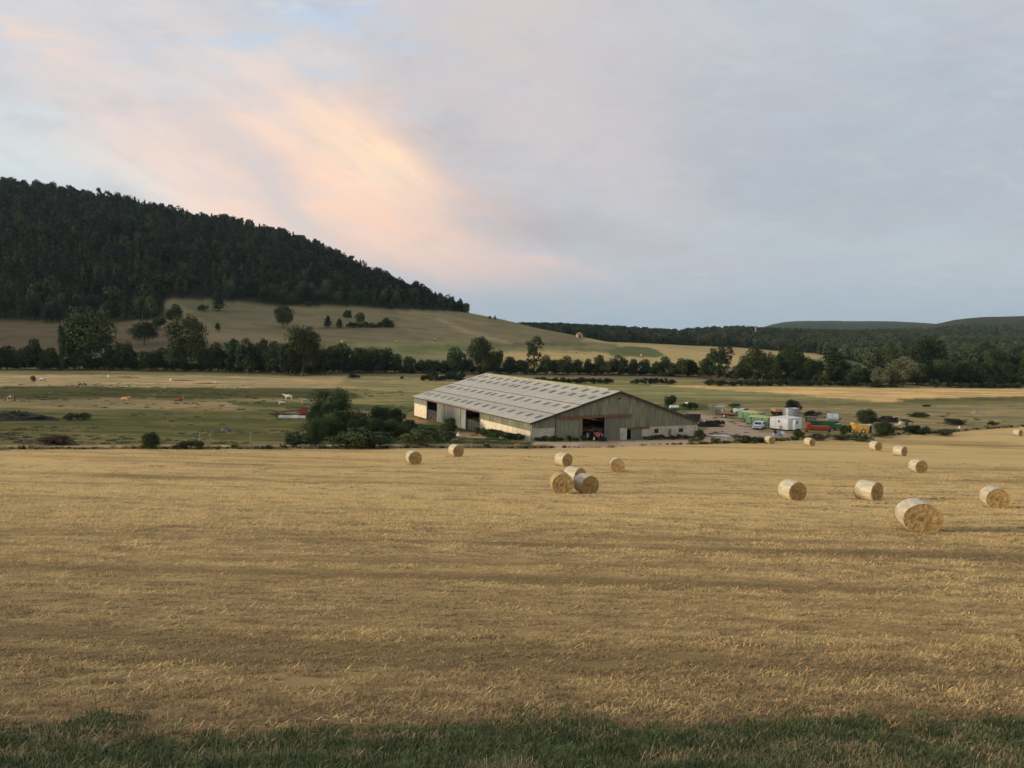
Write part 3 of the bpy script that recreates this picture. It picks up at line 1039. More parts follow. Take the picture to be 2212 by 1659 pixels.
M_RIDGE = mat('lichen_ridge_cap', (0.42, 0.39, 0.24), (0.30, 0.28, 0.18), 1.2, detail=6)
M_DOORG = mat('grey_green_door', (0.215, 0.215, 0.155), (0.17, 0.17, 0.125), 1.5, stretch=(2, 2, .3))
M_STEEL = mat('galvanised_steel', (0.36, 0.38, 0.40), (0.27, 0.285, 0.30), 1.6, rough=.45, metal=.35)
M_STEEL2 = mat('bright_galvanised_sheet', (0.52, 0.56, 0.60), (0.40, 0.44, 0.48), 1.2, rough=.4, metal=.3)
M_DARK = mat('dark_iron', (0.035, 0.032, 0.030), (0.022, 0.02, 0.02), 4)
M_TYRE = mat('tyre_rubber', (0.022, 0.021, 0.020), (0.04, 0.036, 0.03), 5)
M_GLASS = mat('dark_glass', (0.012, 0.014, 0.017), (0.02, 0.022, 0.026), 1, rough=.08, spec=.6)
M_WHITE = mat('white_paint', (0.78, 0.78, 0.76), (0.68, 0.68, 0.66), 1.0, rough=.4)
M_CREAM = mat('cream_white_sheet', (0.80, 0.77, 0.68), (0.70, 0.66, 0.56), .8, rough=.6)
M_GREEN = mat('pale_green_paint', (0.235, 0.44, 0.225), (0.17, 0.33, 0.175), 1.2, rough=.55)
M_GREEND = mat('dark_green_paint', (0.035, 0.125, 0.050), (0.028, 0.085, 0.04), 1.4, rough=.55)
M_RED = mat('orange_red_paint', (0.48, 0.095, 0.045), (0.33, 0.06, 0.03), 1.4, rough=.5)
M_YEL = mat('yellow_orange_paint', (0.80, 0.44, 0.055), (0.66, 0.34, 0.05), 1.5, rough=.5)
M_ORG = mat('faded_orange_paint', (0.62, 0.36, 0.16), (0.45, 0.24, 0.11), 1.5, rough=.6)
M_LOAD = mat('straw_load', (0.60, 0.50, 0.22), (0.48, 0.36, 0.17), 2.5, bump=.04)
M_STRAW = mat('bale_straw', (0.46, 0.315, 0.125), (0.23, 0.145, 0.06), 4.5, stretch=(1, 1, 1), detail=8, bump=.03, var=.10, lo=.3, hi=.7)
M_NET = mat('bale_net_wrap', (0.60, 0.52, 0.36), (0.44, 0.36, 0.21), 3, stretch=(.6, 2.2, 2.2), rough=.42, spec=.5, detail=6, var=.05)
M_NETB = mat('bale_side_straw', (0.50, 0.37, 0.18), (0.36, 0.25, 0.11), 5, stretch=(.6, 2.2, 2.2), rough=.8, detail=6)
M_WOOD = mat('grey_wood', (0.24, 0.205, 0.155), (0.16, 0.135, 0.10), 4, stretch=(.3, 1, 3))
M_BROWN = mat('brown_rubble', (0.16, 0.095, 0.062), (0.09, 0.055, 0.04), 3, bump=.05)
M_SOIL = mat('dark_manure', (0.036, 0.032, 0.026), (0.02, 0.018, 0.015), 2.5, bump=.08)
M_SAND = mat('pale_sand', (0.55, 0.42, 0.27), (0.45, 0.33, 0.2), 2.5)
M_MINT = mat('mint_green_film', (0.50, 0.66, 0.54), (0.38, 0.52, 0.42), 2, rough=.35, spec=.5)
M_BLACKF = mat('black_film', (0.03, 0.03, 0.035), (0.06, 0.06, 0.07), 3, rough=.35, spec=.5)
M_STONE = mat('pale_stone', (0.40, 0.37, 0.31), (0.28, 0.26, 0.22), 4)
M_SKIN = mat('skin', (0.42, 0.24, 0.17), (0.36, 0.20, 0.14), 5, rough=.6)
M_BLUE = mat('blue_work_clothes', (0.055, 0.085, 0.15), (0.04, 0.06, 0.11), 5)
M_TEAL = mat('pale_blue_sheet', (0.36, 0.50, 0.54), (0.55, 0.62, 0.60), 1.0, rough=.5)

# ------------------------------------------------------------------ straw colour stuff meshes
def tuft(name, n, h, spread, seed, m, lean=0.5, wdt=0.006, along=False):
    g = np.random.default_rng(seed)
    v = []
    for i in range(n):
        a = g.uniform(0, 6.28); r = spread * math.sqrt(g.random())
        p = np.array([math.cos(a) * r, math.sin(a) * r, 0])
        L = h * g.uniform(.5, 1.15)
        t = g.uniform(0, lean)
        b = g.uniform(0, 6.28) if not along else (0 if g.random() < .5 else math.pi) + g.normal() * .5
        d = np.array([math.cos(b) * math.sin(t), math.sin(b) * math.sin(t), math.cos(t)]) * L
        s = np.array([-math.sin(b + .6), math.cos(b + .6), 0]) * wdt * g.uniform(.6, 1.3)
        mid = p + d * .55
        q = p + d + np.array([0, 0, -0.18 * L * t])
        v += [p - s, p + s, mid + s * .8, mid - s * .8, mid - s * .8, mid + s * .8, q + s * .25, q - s * .25]
    me = np_mesh(name, np.array(v), np.arange(len(v)).reshape(-1, 4), smooth=False)
    me.materials.append(m)
    return me


M_STUB = mat('dry_stubble_straw', (0.68, 0.505, 0.235), (0.50, 0.36, 0.16), 30, var=.2, rough=.8)
M_STUBD = mat('old_brown_straw', (0.36, 0.25, 0.125), (0.235, 0.16, 0.08), 30, var=.3, rough=.85)
M_GRASS = mat('verge_grass', (0.125, 0.150, 0.055), (0.075, 0.100, 0.038), 20, var=.4, rough=.7)
M_PWEED = mat('pale_green_weed', (0.125, 0.125, 0.052), (0.085, 0.09, 0.038), 20, var=.2)
M_DRYG = mat('dry_tall_grass', (0.44, 0.34, 0.185), (0.28, 0.21, 0.11), 20, var=.25, rough=.85)

stub = [source('straw_clump', tuft('straw_clump', 60, .12, .24, s, M_STUB, lean=1.5, wdt=.0062, along=True)) for s in (1, 2, 3)] + \
       [source('straw_clump', tuft('straw_clump', 50, .12, .24, s, M_STUBD, lean=1.55, wdt=.009, along=True)) for s in (4, 5)]
pts = []
y = 8.0
while y < 92:
    st = 0.19 + max(0, y - 12) * 0.0115
    xs_step = 0.20 + max(0, y - 12) * 0.0125
    n = int(1.50 * y / xs_step)
    x = -0.75 * y + (np.arange(n) + rng.random(n)) * xs_step
    yy = y + 0.35 * np.sin(x / 23.0 + y * .05) + rng.normal(size=n) * .09
    pts.append(np.stack([x, yy], 1))
    y += st
pts = np.concatenate(pts)
gap = fbm(pts[:, 0] / 1.6, pts[:, 1] / .55, 3, 55)
gap2 = fbm(pts[:, 0] / 14, pts[:, 1] / 1.4, 3, 56)
lim = np.interp(pts[:, 0] / pts[:, 1], vb_u, vb_y)
edge = np.interp(pts[:, 0] / pts[:, 1], fb_u, fb_y)
keep = (pts[:, 1] > lim - .15 - .9 * rng.random(len(pts)) ** 2) & (pts[:, 1] < edge - 1) & (gap > 0.22) & (rng.random(len(pts)) < np.interp(pts[:, 1], [9, 40, 92], [1, .75, .45]))
pts, gap, gap2 = pts[keep], gap[keep], gap2[keep]
P3 = np.column_stack([pts, height(pts[:, 0], pts[:, 1]) - 0.01])
s = rng.uniform(.7, 1.3, len(P3)) * np.interp(pts[:, 1], [8, 14, 30, 92], [.62, .75, 1.15, 2.0])
sz = s * np.interp(pts[:, 1], [9, 30, 92], [1.0, .8, .55]) * np.where(gap2 > .52, 1.15, .75)
near_edge = np.clip((pts[:, 1] - np.interp(pts[:, 0] / pts[:, 1], vb_u, vb_y)) / 1.0, 0, 1)
stk = streak(pts[:, 0], pts[:, 1])
sz = sz * (1 - .45 * stk)
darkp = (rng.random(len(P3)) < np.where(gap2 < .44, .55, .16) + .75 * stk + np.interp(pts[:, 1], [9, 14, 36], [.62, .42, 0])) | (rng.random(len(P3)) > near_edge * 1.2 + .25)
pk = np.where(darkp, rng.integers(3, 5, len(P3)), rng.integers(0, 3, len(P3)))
scatter('stubble_straw', P3, np.stack([s * 1.7, s * .9, sz * .8], 1), rng.normal(size=len(P3)) * .22, stub, 'cut straw stubble standing in rows all over the near field', pk)
print('stubble', len(P3))

grs = [source('grass_tuft', tuft('grass_tuft', 60, .10, .15, s, M_GRASS, lean=1.3, wdt=.005, along=True)) for s in (11, 12, 13)] + \
      [source('grass_tuft', tuft('grass_tuft', 40, .12, .16, 14, M_DRYG, lean=1.2, wdt=.004, along=True))]
n = 22000
yy = 6.0 + rng.random(n) ** .9 * 6.0
xx = (rng.random(n) * 1.6 - .8) * yy * 1.05
lim = np.interp(xx / yy, vb_u, vb_y) + (fbm(xx / 1.5, yy / 1.5, 3, 61) - .5) * 2.2 + rng.normal(size=n) * .22
thin = rng.random(n) < np.clip((fbm(xx / .8, yy / .8, 3, 62) - .32) * 6, .15, 1)
k = (yy < lim) & thin
xx, yy = xx[k], yy[k]
s = rng.uniform(.5, 1.25, len(xx))
scatter('verge_grass', np.column_stack([xx, yy, height(xx, yy)]), np.stack([s, s, s * .8], 1), rng.random(len(xx)) * 6.28, grs,
        'thick dark green grass on the verge nearest the camera', np.where(rng.random(len(xx)) < .05 + .5 * np.clip((fbm(xx / .9, yy / .35, 3, 63) - .5) * 5, 0, 1), 3, rng.integers(0, 3, len(xx))))

# dry tall grass fringe between field and track
dry = [source('dry_grass', tuft('dry_grass', 60, .55, .42, s, M_DRYG, lean=.55, wdt=.018)) for s in (21, 22)] + \
      [source('green_weed', tuft('green_weed', 60, .6, .45, 23, L_WEED, lean=.8, wdt=.05)), source('pale_weed', tuft('pale_weed', 60, .6, .45, 24, M_PWEED, lean=.8, wdt=.04))]
n = 5200
u = rng.random(n) * 1.32 - .66
e = np.interp(u, fb_u, fb_y)
strip = np.interp(u, [-.66, -.1, .05, .12, .22, .3, .66], [1.5, 1.6, 1.0, .25, .5, 4.0, 2.0])
yy = e + .1 + rng.random(n) * strip
xx = u * yy
k = rng.random(n) < np.clip((fbm(xx / 2.2, yy, 3, 66) - .28) * 4, .1, 1) * np.interp(u, [-.66, .02, .06, .2, .24, .66], [1, 1, .15, .15, 1, 1])
xx, yy, u = xx[k], yy[k], u[k]
s = rng.uniform(.35, 1.0, len(xx)) * np.where(rng.random(len(xx)) < .12, 1.3, .75) * np.interp(u, [-.6, -.1, 0, .66], [.62, .8, .9, .9])
scatter('dry_grass_fringe', np.column_stack([xx, yy, height(xx, yy)]), np.stack([s, s, s], 1), rng.random(len(xx)) * 6.28, dry,
        'dry tall grass lining the far edge of the stubble field', np.where(rng.random(len(xx)) < np.interp(u, [-.6, .15, .3, .6], [.12, .2, .5, .35]), 2, rng.integers(0, 2, len(xx))))

# rough tussocks over the near pastures
n = 7000
u = rng.random(n) * 1.36 - .68
yy = np.exp(rng.uniform(math.log(92), math.log(315), n)); xx = u * yy
e = np.interp(u, fb_u, fb_y)
g1 = fbm(xx / 12, yy / 9, 4, 71)
k = (yy > e + 9) & (g1 > .50) & (yy < np.where(u > .05, 205, 250)) & ~((u > .02) & (u < .24) & (yy < 215))
BX, BY = 3.255, 128.0
gv = (math.cos(.477), math.sin(.477)); lv = (-gv[1], gv[0])
bx = (xx - BX) * gv[0] + (yy - BY) * gv[1]; by = (xx - BX) * lv[0] + (yy - BY) * lv[1]
k &= ~((bx > -.5) & (bx < 34) & (by > -.5) & (by < 53))
xx, yy, g1 = xx[k], yy[k], g1[k]
s = rng.uniform(.5, 1.1, len(xx))
scatter('pasture_tussocks', np.column_stack([xx, yy, height(xx, yy)]), np.stack([s * 1.5, s * 1.3, s * .36], 1), rng.random(len(xx)) * 6.28, dry,
        'rough grass tussocks over the pastures around the barn', np.where(rng.random(len(xx)) < .5, 3, rng.integers(0, 2, len(xx))))

# ------------------------------------------------------------------ barn
BARN_Z = -18.0
barn = empty('barn', (BX, BY, BARN_Z), .477, 'long low farm barn with grey sheet roof, board cladding and pale block walls', 'barn')
HA, HR_, RXP, RZP, BW, BL = 4.06, 3.0, 16.2, 8.45, 32.8, 51.8


def roof_z(x):
    return HA + (RZP - HA) * x / RXP if x < RXP else RZP + (HR_ - RZP) * (x - RXP) / (BW + .9 - RXP)


def clad(x0, x1, zb, ztf, m, name, along='x', off=0.0, pitch=.21, amp=.022):
    """one panel of vertical boards / corrugated sheet; ztf gives the top height"""
    b = MB()
    n = max(2, int(round((x1 - x0) / pitch)))
    xs = np.linspace(x0, x1, n * 2 + 1)
    vs, fs = [], []
    for i, x in enumerate(xs):
        o = off - (amp if (i // 1) % 2 else 0)
        for z in (zb, ztf(x)):
            vs.append((x, o, z) if along == 'x' else (o, x, z))
    for i in range(len(xs) - 1):
        fs.append((2 * i, 2 * i + 2, 2 * i + 3, 2 * i + 1))
    # thickness behind
    base = len(vs)
    for x in (x0, x1):
        for z in (zb, ztf(x)):
            vs.append((x, off + .03, z) if along == 'x' else (off + .03, x, z))
    fs.append((base, base + 1, base + 3, base + 2))
    b.add(vs, fs)
    return b.build(name, m, barn)


# gable cladding, panel by panel
x = 0.04
while x < BW - .1:
    x2 = min(x + 1.09, BW)
    if x < 4.16 < x2: x2 = 4.17
    zb = 3.1 if x2 < 4.3 else (4.42 if x2 < 16.6 else 2.58)
    if x < RXP < x2:
        clad(x, RXP, zb, lambda q: roof_z(q) - .03, M_BOARD, 'cladding_panel'); x = RXP; continue
    if roof_z((x + x2) / 2) - zb > .08:
        clad(x, x2 - .015, zb - .04 * random.random(), lambda q: roof_z(q) - .03, M_BOARD, 'cladding_panel')
    x = x2
# gable block walls with their openings (butted boxes)
b = MB().box(.0, 4.15, .02, .24, -.6, 3.1)
b.build('block_wall', M_BLOCKD, barn)
b = MB()
for (xa, xb, za, zb) in [(16.4, 17.95, -.6, 2.58), (17.95, 20.9, 2.3, 2.58), (20.9, 23.54, -.6, 2.58), (23.54, 24.42, -.6, 1.39), (23.54, 24.42, 2.16, 2.58),
                         (24.42, 26.37, -.6, 2.58), (26.37, 27.17, -.6, .9), (26.37, 27.17, 2.1, 2.58), (27.17, 28.7, -.6, 2.58), (28.7, 29.66, -.6, 1.37),
                         (28.7, 29.66, 2.07, 2.58), (29.66, 32.8, -.6, 2.58)]:
    b.box(xa, xb, .02, .26, za, zb)
b.build('block_wall', M_BLOCKD, barn)
for (xa, xb, za, zb) in [(23.54, 24.42, 1.39, 2.16), (28.7, 29.66, 1.37, 2.07)]:
    f_ = MB()
    f_.box(xa, xb, .06, .12, za, za + .07).box(xa, xb, .06, .12, zb - .07, zb).box(xa, xa + .06, .061, .119, za + .07, zb - .07).box(xb - .06, xb, .061, .119, za + .07, zb - .07)
    f_.box((xa + xb) / 2 - .025, (xa + xb) / 2 + .025, .062, .118, za + .07, zb - .07)
    fo = f_.build('window', M_WOOD, barn)
    MB().box(xa + .06, xb - .06, .085, .095, za + .07, zb - .07).build('pane', M_GLASS, fo)
MB().box(26.4, 27.14, .05, .1, .93, 2.07).build('hatch', mat('pinkish_wood', (.36, .25, .19), (.24, .16, .12), 3), barn)
# doors of the gable
clad(4.2, 9.1, .25, lambda q: 4.40, M_BOARD, 'sliding_door', off=-.16, pitch=.28)
b = MB().box(13.66, 16.34, -.2, -.14, .2, 4.38)
for k in range(6): b.box(13.66 + k * .53, 13.70 + k * .53, -.22, -.2, .22, 4.36)
b.build('sliding_door', M_DOORG, barn)
MB().box(13.46, 13.64, -.12, .06, -.3, 4.4).build('door_post', M_STEEL, barn)
MB().box(9.12, 9.26, -.1, .06, -.3, 4.4).build('door_post', M_DARK, barn)
MB().box(4.2, 18.7, -.42, -.2, 4.42, 4.80).box(4.2, 18.7, -.2, 0, 4.62, 4.72).build('door_rail', M_RUST, barn)
MB().box(17.95, 22.4, -.2, -.03, 2.32, 2.60).build('door_rail', M_RUST, barn)
clad(18.66, 20.9, -.1, lambda q: 2.30, M_DOORG, 'small_door', off=-.06, pitch=.3, amp=.012)
MB().box(22.6, 28.6, -.5, -.1, .1, .32).box(22.8, 23.0, -.45, -.15, -.2, .1).box(28.2, 28.4, -.45, -.15, -.2, .1).build('trough', M_WOOD, barn)
MB().tube((16.2, -.06, 7.45), (16.2, -.14, 7.45), .16, n=12).build('vent_hole', M_DARK, barn)
# long wall: block below, panels above
for (ya, yb) in [(0.24, 18.9), (44.6, 51.8)]:
    y = ya
    MB().box(.02, .26, ya, yb, -.8, 2.6).build('block_wall', M_BLOCK, barn)
    while y < yb - .05:
        y2 = min(y + 1.09, yb)
        clad(y, y2 - .02, 2.6 - .03 * random.random(), lambda q: 3.98, M_BOARD if ya < 1 else M_BOARDG, 'cladding_panel', 'y', 0.0)
        y = y2
for yy_ in (6.4, 12.7):
    MB().box(-.012, .02, yy_, yy_ + .05, -.5, 2.59).build('wall_joint', M_STONE, barn)
for (ya, yb, off) in [(25.3, 27.3, -.05), (27.35, 31.2, -.14), (31.25, 35.0, -.10), (35.05, 38.7, -.16)]:
    clad(ya, yb, .05, lambda q: 3.72, M_BOARDG, 'sliding_door', 'y', off, pitch=.3)
MB().box(-.42, -.2, 18.8, 45.1, 3.72, 4.06).box(-.2, 0, 18.8, 45.1, 3.86, 3.94).build('door_rail', M_RUST, barn)
for yp in (18.9, 25.15, 38.72, 44.5):
    MB().box(-.06, .12, yp - .02, yp + .14, -.4, 3.74).build('door_post', M_STEEL, barn)
for (ya, yb) in [(19.1, 25.1), (38.95, 44.4)]:
    b = MB()
    for k in range(7): b.tube((.35, ya, .25 + k * .26), (.35, yb, .25 + k * .26), .035, n=6)
    for k in range(6): b.tube((.35, ya + (yb - ya) * k / 5, .1), (.35, ya + (yb - ya) * k / 5, 1.86), .04, n=6)
    b.build('gate', mat('grey_gate_steel', (.26, .25, .23), (.18, .17, .16), 3, rough=.5), barn)
# right wall and back wall
MB().box(32.56, 32.8, .26, 51.8, -.6, 2.58).build('block_wall', M_BLOCKD, barn)
MB().box(32.6, 32.66, .26, 51.8, 2.58, 3.25).build('cladding_panel', M_BOARD, barn)
b = MB(); b.prism([(0.27, -.6), (32.55, -.6), (32.55, roof_z(32.5) - .12), (RXP, RZP - .12), (.27, HA - .12)], 51.5, 51.7); b.build('back_wall', M_BOARDG, barn)
# corner post and downpipe
MB().box(-.1, .018, -.1, .22, -.8, 3.95).build('corner_post', M_STONE, barn)
MB().tube((-.16, .12, -.6), (-.16, .12, 3.9), .06, n=8).build('downpipe', M_STONE, barn)
# roof: sheets in three tiers on the left slope
def roof_sheet(xa, xb, lift):
    b = MB()
    n, wdt = 12, 1.07
    vs, fs = [], []
    for i in range(n + 1):
        yy_ = wdt * i / n
        dzz = .022 * (i % 2)
        for x_ in (xa, xb):
            vs.append((x_, yy_, roof_z(x_) + lift + dzz))
    for i in range(n):
        fs.append((2 * i, 2 * i + 1, 2 * i + 3, 2 * i + 2))
    # closed lower edge
    k = len(vs)
    for yy_ in (0, wdt):
        vs += [(xa, yy_, roof_z(xa) + lift - .05)]
    fs.append((0, 2 * n, k + 1, k))
    return b.add(vs, fs)
for (xa, xb, lift) in [(-.55, 4.06, .03), (3.98, 8.78, .13), (8.70, 16.22, .23)]:
    first = roof_sheet(xa, xb, lift).build('roof_sheet', M_CEMENT, barn)
    k = 1
    first.location.y = -.35
    while -.35 + k * 1.05 < 51.6:
        c = first.copy(); COL.objects.link(c); c.parent = barn
        c.location.y = -.35 + k * 1.05; c.location.z = random.uniform(-.008, .008)
        k += 1
    MB().box(xa - .03, xa + .10, -.36, 52.2, roof_z(xa) + lift - .10, roof_z(xa) + lift - .012).build('roof_lap' if xa > 0 else 'gutter', M_TRIM, barn)
b = MB(); b.prism([(RXP, RZP + .22), (33.9, roof_z(33.9) + .03), (33.9, roof_z(33.9) - .02), (RXP, RZP + .17)], -.35, 52.2); b.build('roof_slope', M_CEMENT, barn)
MB().prism([(-.55, roof_z(-.55) - .06), (0, roof_z(0) - .05), (RXP, RZP - .02), (RXP, RZP - .1), (0, roof_z(0) - .12), (-.55, roof_z(-.55) - .12)], .3, 51.4).build('roof_lining', M_DARK, barn)
# verge boards on the gable edge
MB().prism([(-.6, roof_z(-.6) + .05), (-.6, roof_z(-.6) - .25), (RXP, RZP - .12), (33.95, roof_z(33.95) - .25), (33.95, roof_z(33.95) + .06), (RXP, RZP + .26)], -.46, -.37).build('verge_board', M_TRIM, barn)
MB().prism([(RXP - .5, RZP + .10), (RXP - .38, RZP + .44), (RXP + .38, RZP + .44), (RXP + .5, RZP + .10)], 2.6, 50.6).build('ridge_vent', M_RIDGE, barn)
SKY_Y = [49.97, 47.79, 44.03, 40.71, 37.35, 33.92, 30.61, 28.28, 24.72, 21.33, 17.92, 14.62, 11.33, 8.03, 4.78, 1.63]
sk = None
for xr in (2.0, 7.0, 12.0, 14.5):
    lift = .10 if xr < 4 else (.20 if xr < 8 else .30)
    for yk in SKY_Y:
        if sk is None or abs(sk['lift'] - lift) > .01:
            dx_ = .62; dzx = (RZP - HA) / RXP * dx_
            b = MB(); vs = []
            for zz_ in (-.05, 0):
                vs += [(-dx_, -.46, -dzx + zz_), (dx_, -.46, dzx + zz_), (dx_, .46, dzx + zz_), (-dx_, .46, -dzx + zz_)]
            b.add(vs, [(3, 2, 1, 0), (4, 5, 6, 7), (0, 1, 5, 4), (1, 2, 6, 5), (2, 3, 7, 6), (3, 0, 4, 7)])
            sk = b.build('skylight', M_SKY, barn); sk['lift'] = lift; o = sk
        else:
            o = sk.copy(); COL.objects.link(o); o.parent = barn
        o.location = (xr, yk - .1 + random.uniform(-.12, .12), roof_z(xr) + lift)
        if xr == 7.0 and abs(yk - 17.92) < .1: o.scale = (1.7, 1, 1.7)
del sk


def bl(x, y, z=0.0):
    """barn coordinates to world"""
    return (BX + gv[0] * x + lv[0] * y, BY + gv[1] * x + lv[1] * y, BARN_Z + z)


# ------------------------------------------------------------------ wheels, people, animals
def wheel(parent, c, r, wd, rim_mat, n=20, axis='x', rr=.58):
    ax = Vector((1, 0, 0)) if axis == 'x' else Vector((0, 1, 0))
    c = Vector(c)
    b = MB()
    prof = [(-wd / 2 * .8, r * rr), (-wd / 2, r * .88), (-wd / 2 * .75, r), (wd / 2 * .75, r), (wd / 2, r * .88), (wd / 2 * .8, r * rr)]
    vs, fs = [], []
    for i in range(n):
        t = 2 * math.pi * i / n
        for (o, q) in prof:
            q2 = q * (1.0 if i % 2 else .975) if q > r * .95 else q
            vs.append(c + (Vector((o, math.cos(t) * q2, math.sin(t) * q2)) if axis == 'x' else Vector((math.cos(t) * q2, o, math.sin(t) * q2))))
    k = len(prof)
    for i in range(n):
        for j in range(k - 1):
            fs.append((i * k + j, ((i + 1) % n) * k + j, ((i + 1) % n) * k + j + 1, i * k + j + 1))
    b.add(vs, fs)
    o = b.build('wheel', M_TYRE, parent)
    MB().tube(c - ax * wd * .34, c + ax * wd * .34, r * rr * 1.02, n=n).tube(c - ax * wd * .42, c + ax * wd * .42, r * .18, n=8).build('rim', rim_mat, o)
    return o


def skin(name, verts, edges, radii, m, parent=None, sub=1):
    me = bpy.data.meshes.new(name)
    me.from_pydata(verts, edges, [])
    me.materials.append(m)
    o = bpy.data.objects.new(name, me)
    COL.objects.link(o)
    if parent: o.parent = parent
    md = o.modifiers.new('skin', 'SKIN'); md.use_smooth_shade = True
    sv_ = me.skin_vertices[0].data
    for i, r_ in enumerate(radii):
        sv_[i].radius = (r_, r_) if not isinstance(r_, tuple) else r_
        sv_[i].use_root = (i == 0)
    if sub:
        s_ = o.modifiers.new('sub', 'SUBSURF'); s_.levels = s_.render_levels = sub
    return o


# tractor in the gable doorway, driver on the seat
tp = bl(11.25, -.55)
tz = gz(tp[0], tp[1])
trac = empty('tractor', (tp[0], tp[1], tz), R(22), 'old red farm tractor with front loader standing in the open gable doorway', 'tractor')
b = MB(); b.prism([(-.42, .82), (.42, .82), (.42, 1.28), (.34, 1.42), (-.34, 1.42), (-.42, 1.28)], -1.95, -.35); b.build('bonnet', M_RED, trac)
MB().box(-.30, .30, -2.0, .9, .55, .84).box(-.5, .5, .3, 1.0, .5, 1.0).build('chassis', M_DARK, trac)
MB().box(-.36, .36, -1.99, -1.95, .80, 1.26).build('grille', M_DARK, trac)
for s in (-1, 1):
    MB().tube((s * .25, -2.04, 1.12), (s * .25, -1.99, 1.12), .09, n=10).build('headlight', M_WHITE, trac)
    wheel(trac, (s * .78, -1.45, .46), .46, .28, M_CREAM)
    wheel(trac, (s * .85, .55, .78), .78, .42, M_CREAM)
    MB().prism([(s * .62, 0)] and [(-.24, 1.58), (.24, 1.58), (.24, 1.66), (-.24, 1.66)], -.15, 1.15, Matrix.Translation((s * .84, 0, 0))).build('mudguard', M_RED, trac)
    MB().tube((s * .58, -.3, 1.45), (s * .58, -2.2, 1.15), .06, n=6).tube((s * .58, -2.2, 1.15), (s * .58, -2.7, .45), .06, n=6).build('loader_arm', mat('loader_grey', (.14, .15, .16), (.10, .10, .11), 3), trac)
    MB().tube((s * .5, .95, 1.0), (s * .5, .95, 2.35), .04, n=6).build('roll_bar', M_DARK, trac)
MB().box(-.75, .75, -2.95, -2.68, .25, .32).box(-.75, .75, -2.72, -2.66, .32, .75).build('loader_bucket', M_DARK, trac)
MB().tube((-.5, .95, 2.35), (.5, .95, 2.35), .04, n=6).build('roll_bar', M_DARK, trac)
MB().tube((.26, -.9, 1.4), (.26, -.9, 2.05), .035, n=6).build('exhaust', M_DARK, trac)
MB().box(-.24, .24, .35, .80, 1.08, 1.18).box(-.24, .24, .78, .86, 1.18, 1.55).build('seat', M_DARK, trac)
MB().tube((0, -.35, 1.2), (0, -.05, 1.52), .025, n=6).tube((0, -.06, 1.5), (0, -.03, 1.53), .19, n=14).build('steering_wheel', M_DARK, trac)
TM = Matrix.Translation(Vector(trac.location)) @ Matrix.Rotation(R(22), 4, 'Z')
per = empty('person', TM @ Vector((0, .5, 1.18)), R(22), 'person in blue work clothes and reddish cap sitting on the tractor', 'person')
pv = [(0, .05, .06), (0, .04, .28), (0, .02, .48), (0, .0, .56), (0, -.02, .62),
      (-.11, -.02, .07), (-.14, -.42, .10), (-.15, -.52, -.28), (-.15, -.64, -.33), (.11, -.02, .07), (.14, -.42, .10), (.15, -.52, -.28), (.15, -.64, -.33),
      (-.20, .02, .47), (-.27, -.12, .25), (-.17, -.38, .30), (.20, .02, .47), (.27, -.12, .25), (.17, -.38, .30)]
pe = [(0, 1), (1, 2), (2, 3), (3, 4), (0, 5), (5, 6), (6, 7), (7, 8), (0, 9), (9, 10), (10, 11), (11, 12), (2, 13), (13, 14), (14, 15), (2, 16), (16, 17), (17, 18)]
pr = [.15, .15, .16, .06, .055, .095, .075, .055, .045, .095, .075, .055, .045, .075, .05, .035, .075, .05, .035]
skin('body', pv, pe, pr, M_BLUE, per)
skin('head', [(0, -.02, .62), (0, -.03, .70), (0, -.03, .78), (0, -.12, .71)], [(0, 1), (1, 2), (1, 3)], [.055, .095, .085, .022], M_SKIN, per)
skin('cap', [(0, -.02, .79), (0, -.02, .84), (0, -.16, .79)], [(0, 1), (0, 2)], [.10, .06, .03], M_RED, per)
for s in (-1, 1):
    hv = [(s * .17, -.38, .30), (s * .16, -.45, .31)] + [(s * (.13 + .02 * k), -.50 - .004 * (k % 2), .325) for k in range(4)] + [(s * (.13 + .02 * k), -.515, .285) for k in range(4)] + [(s * .125, -.44, .28)]
    he = [(0, 1)] + [(1, 2 + k) for k in range(4)] + [(2 + k, 6 + k) for k in range(4)] + [(1, 10)]
    skin('hand', hv, he, [.03, .032] + [.010] * 4 + [.009] * 4 + [.012], M_SKIN, per, 1)


def cow_mat(nm, c1, c2, lo, hi):
    return mat(nm, c1, c2, 2.2, rough=.85, lo=lo, hi=hi, detail=1)


C_BW = cow_mat('black_white_hide', (.70, .67, .60), (.02, .018, .017), .47, .49)
C_BR = cow_mat('brown_white_hide', (.62, .54, .44), (.11, .055, .035), .46, .50)
C_TAN = cow_mat('orange_tan_hide', (.62, .34, .15), (.72, .52, .32), .50, .6)
C_RED = cow_mat('red_brown_hide', (.27, .09, .045), (.20, .065, .035), .5, .6)
C_WHT = cow_mat('cream_hide', (.82, .74, .58), (.72, .62, .46), .5, .6)
C_PALE = cow_mat('pale_brown_hide', (.55, .42, .32), (.36, .24, .17), .5, .6)


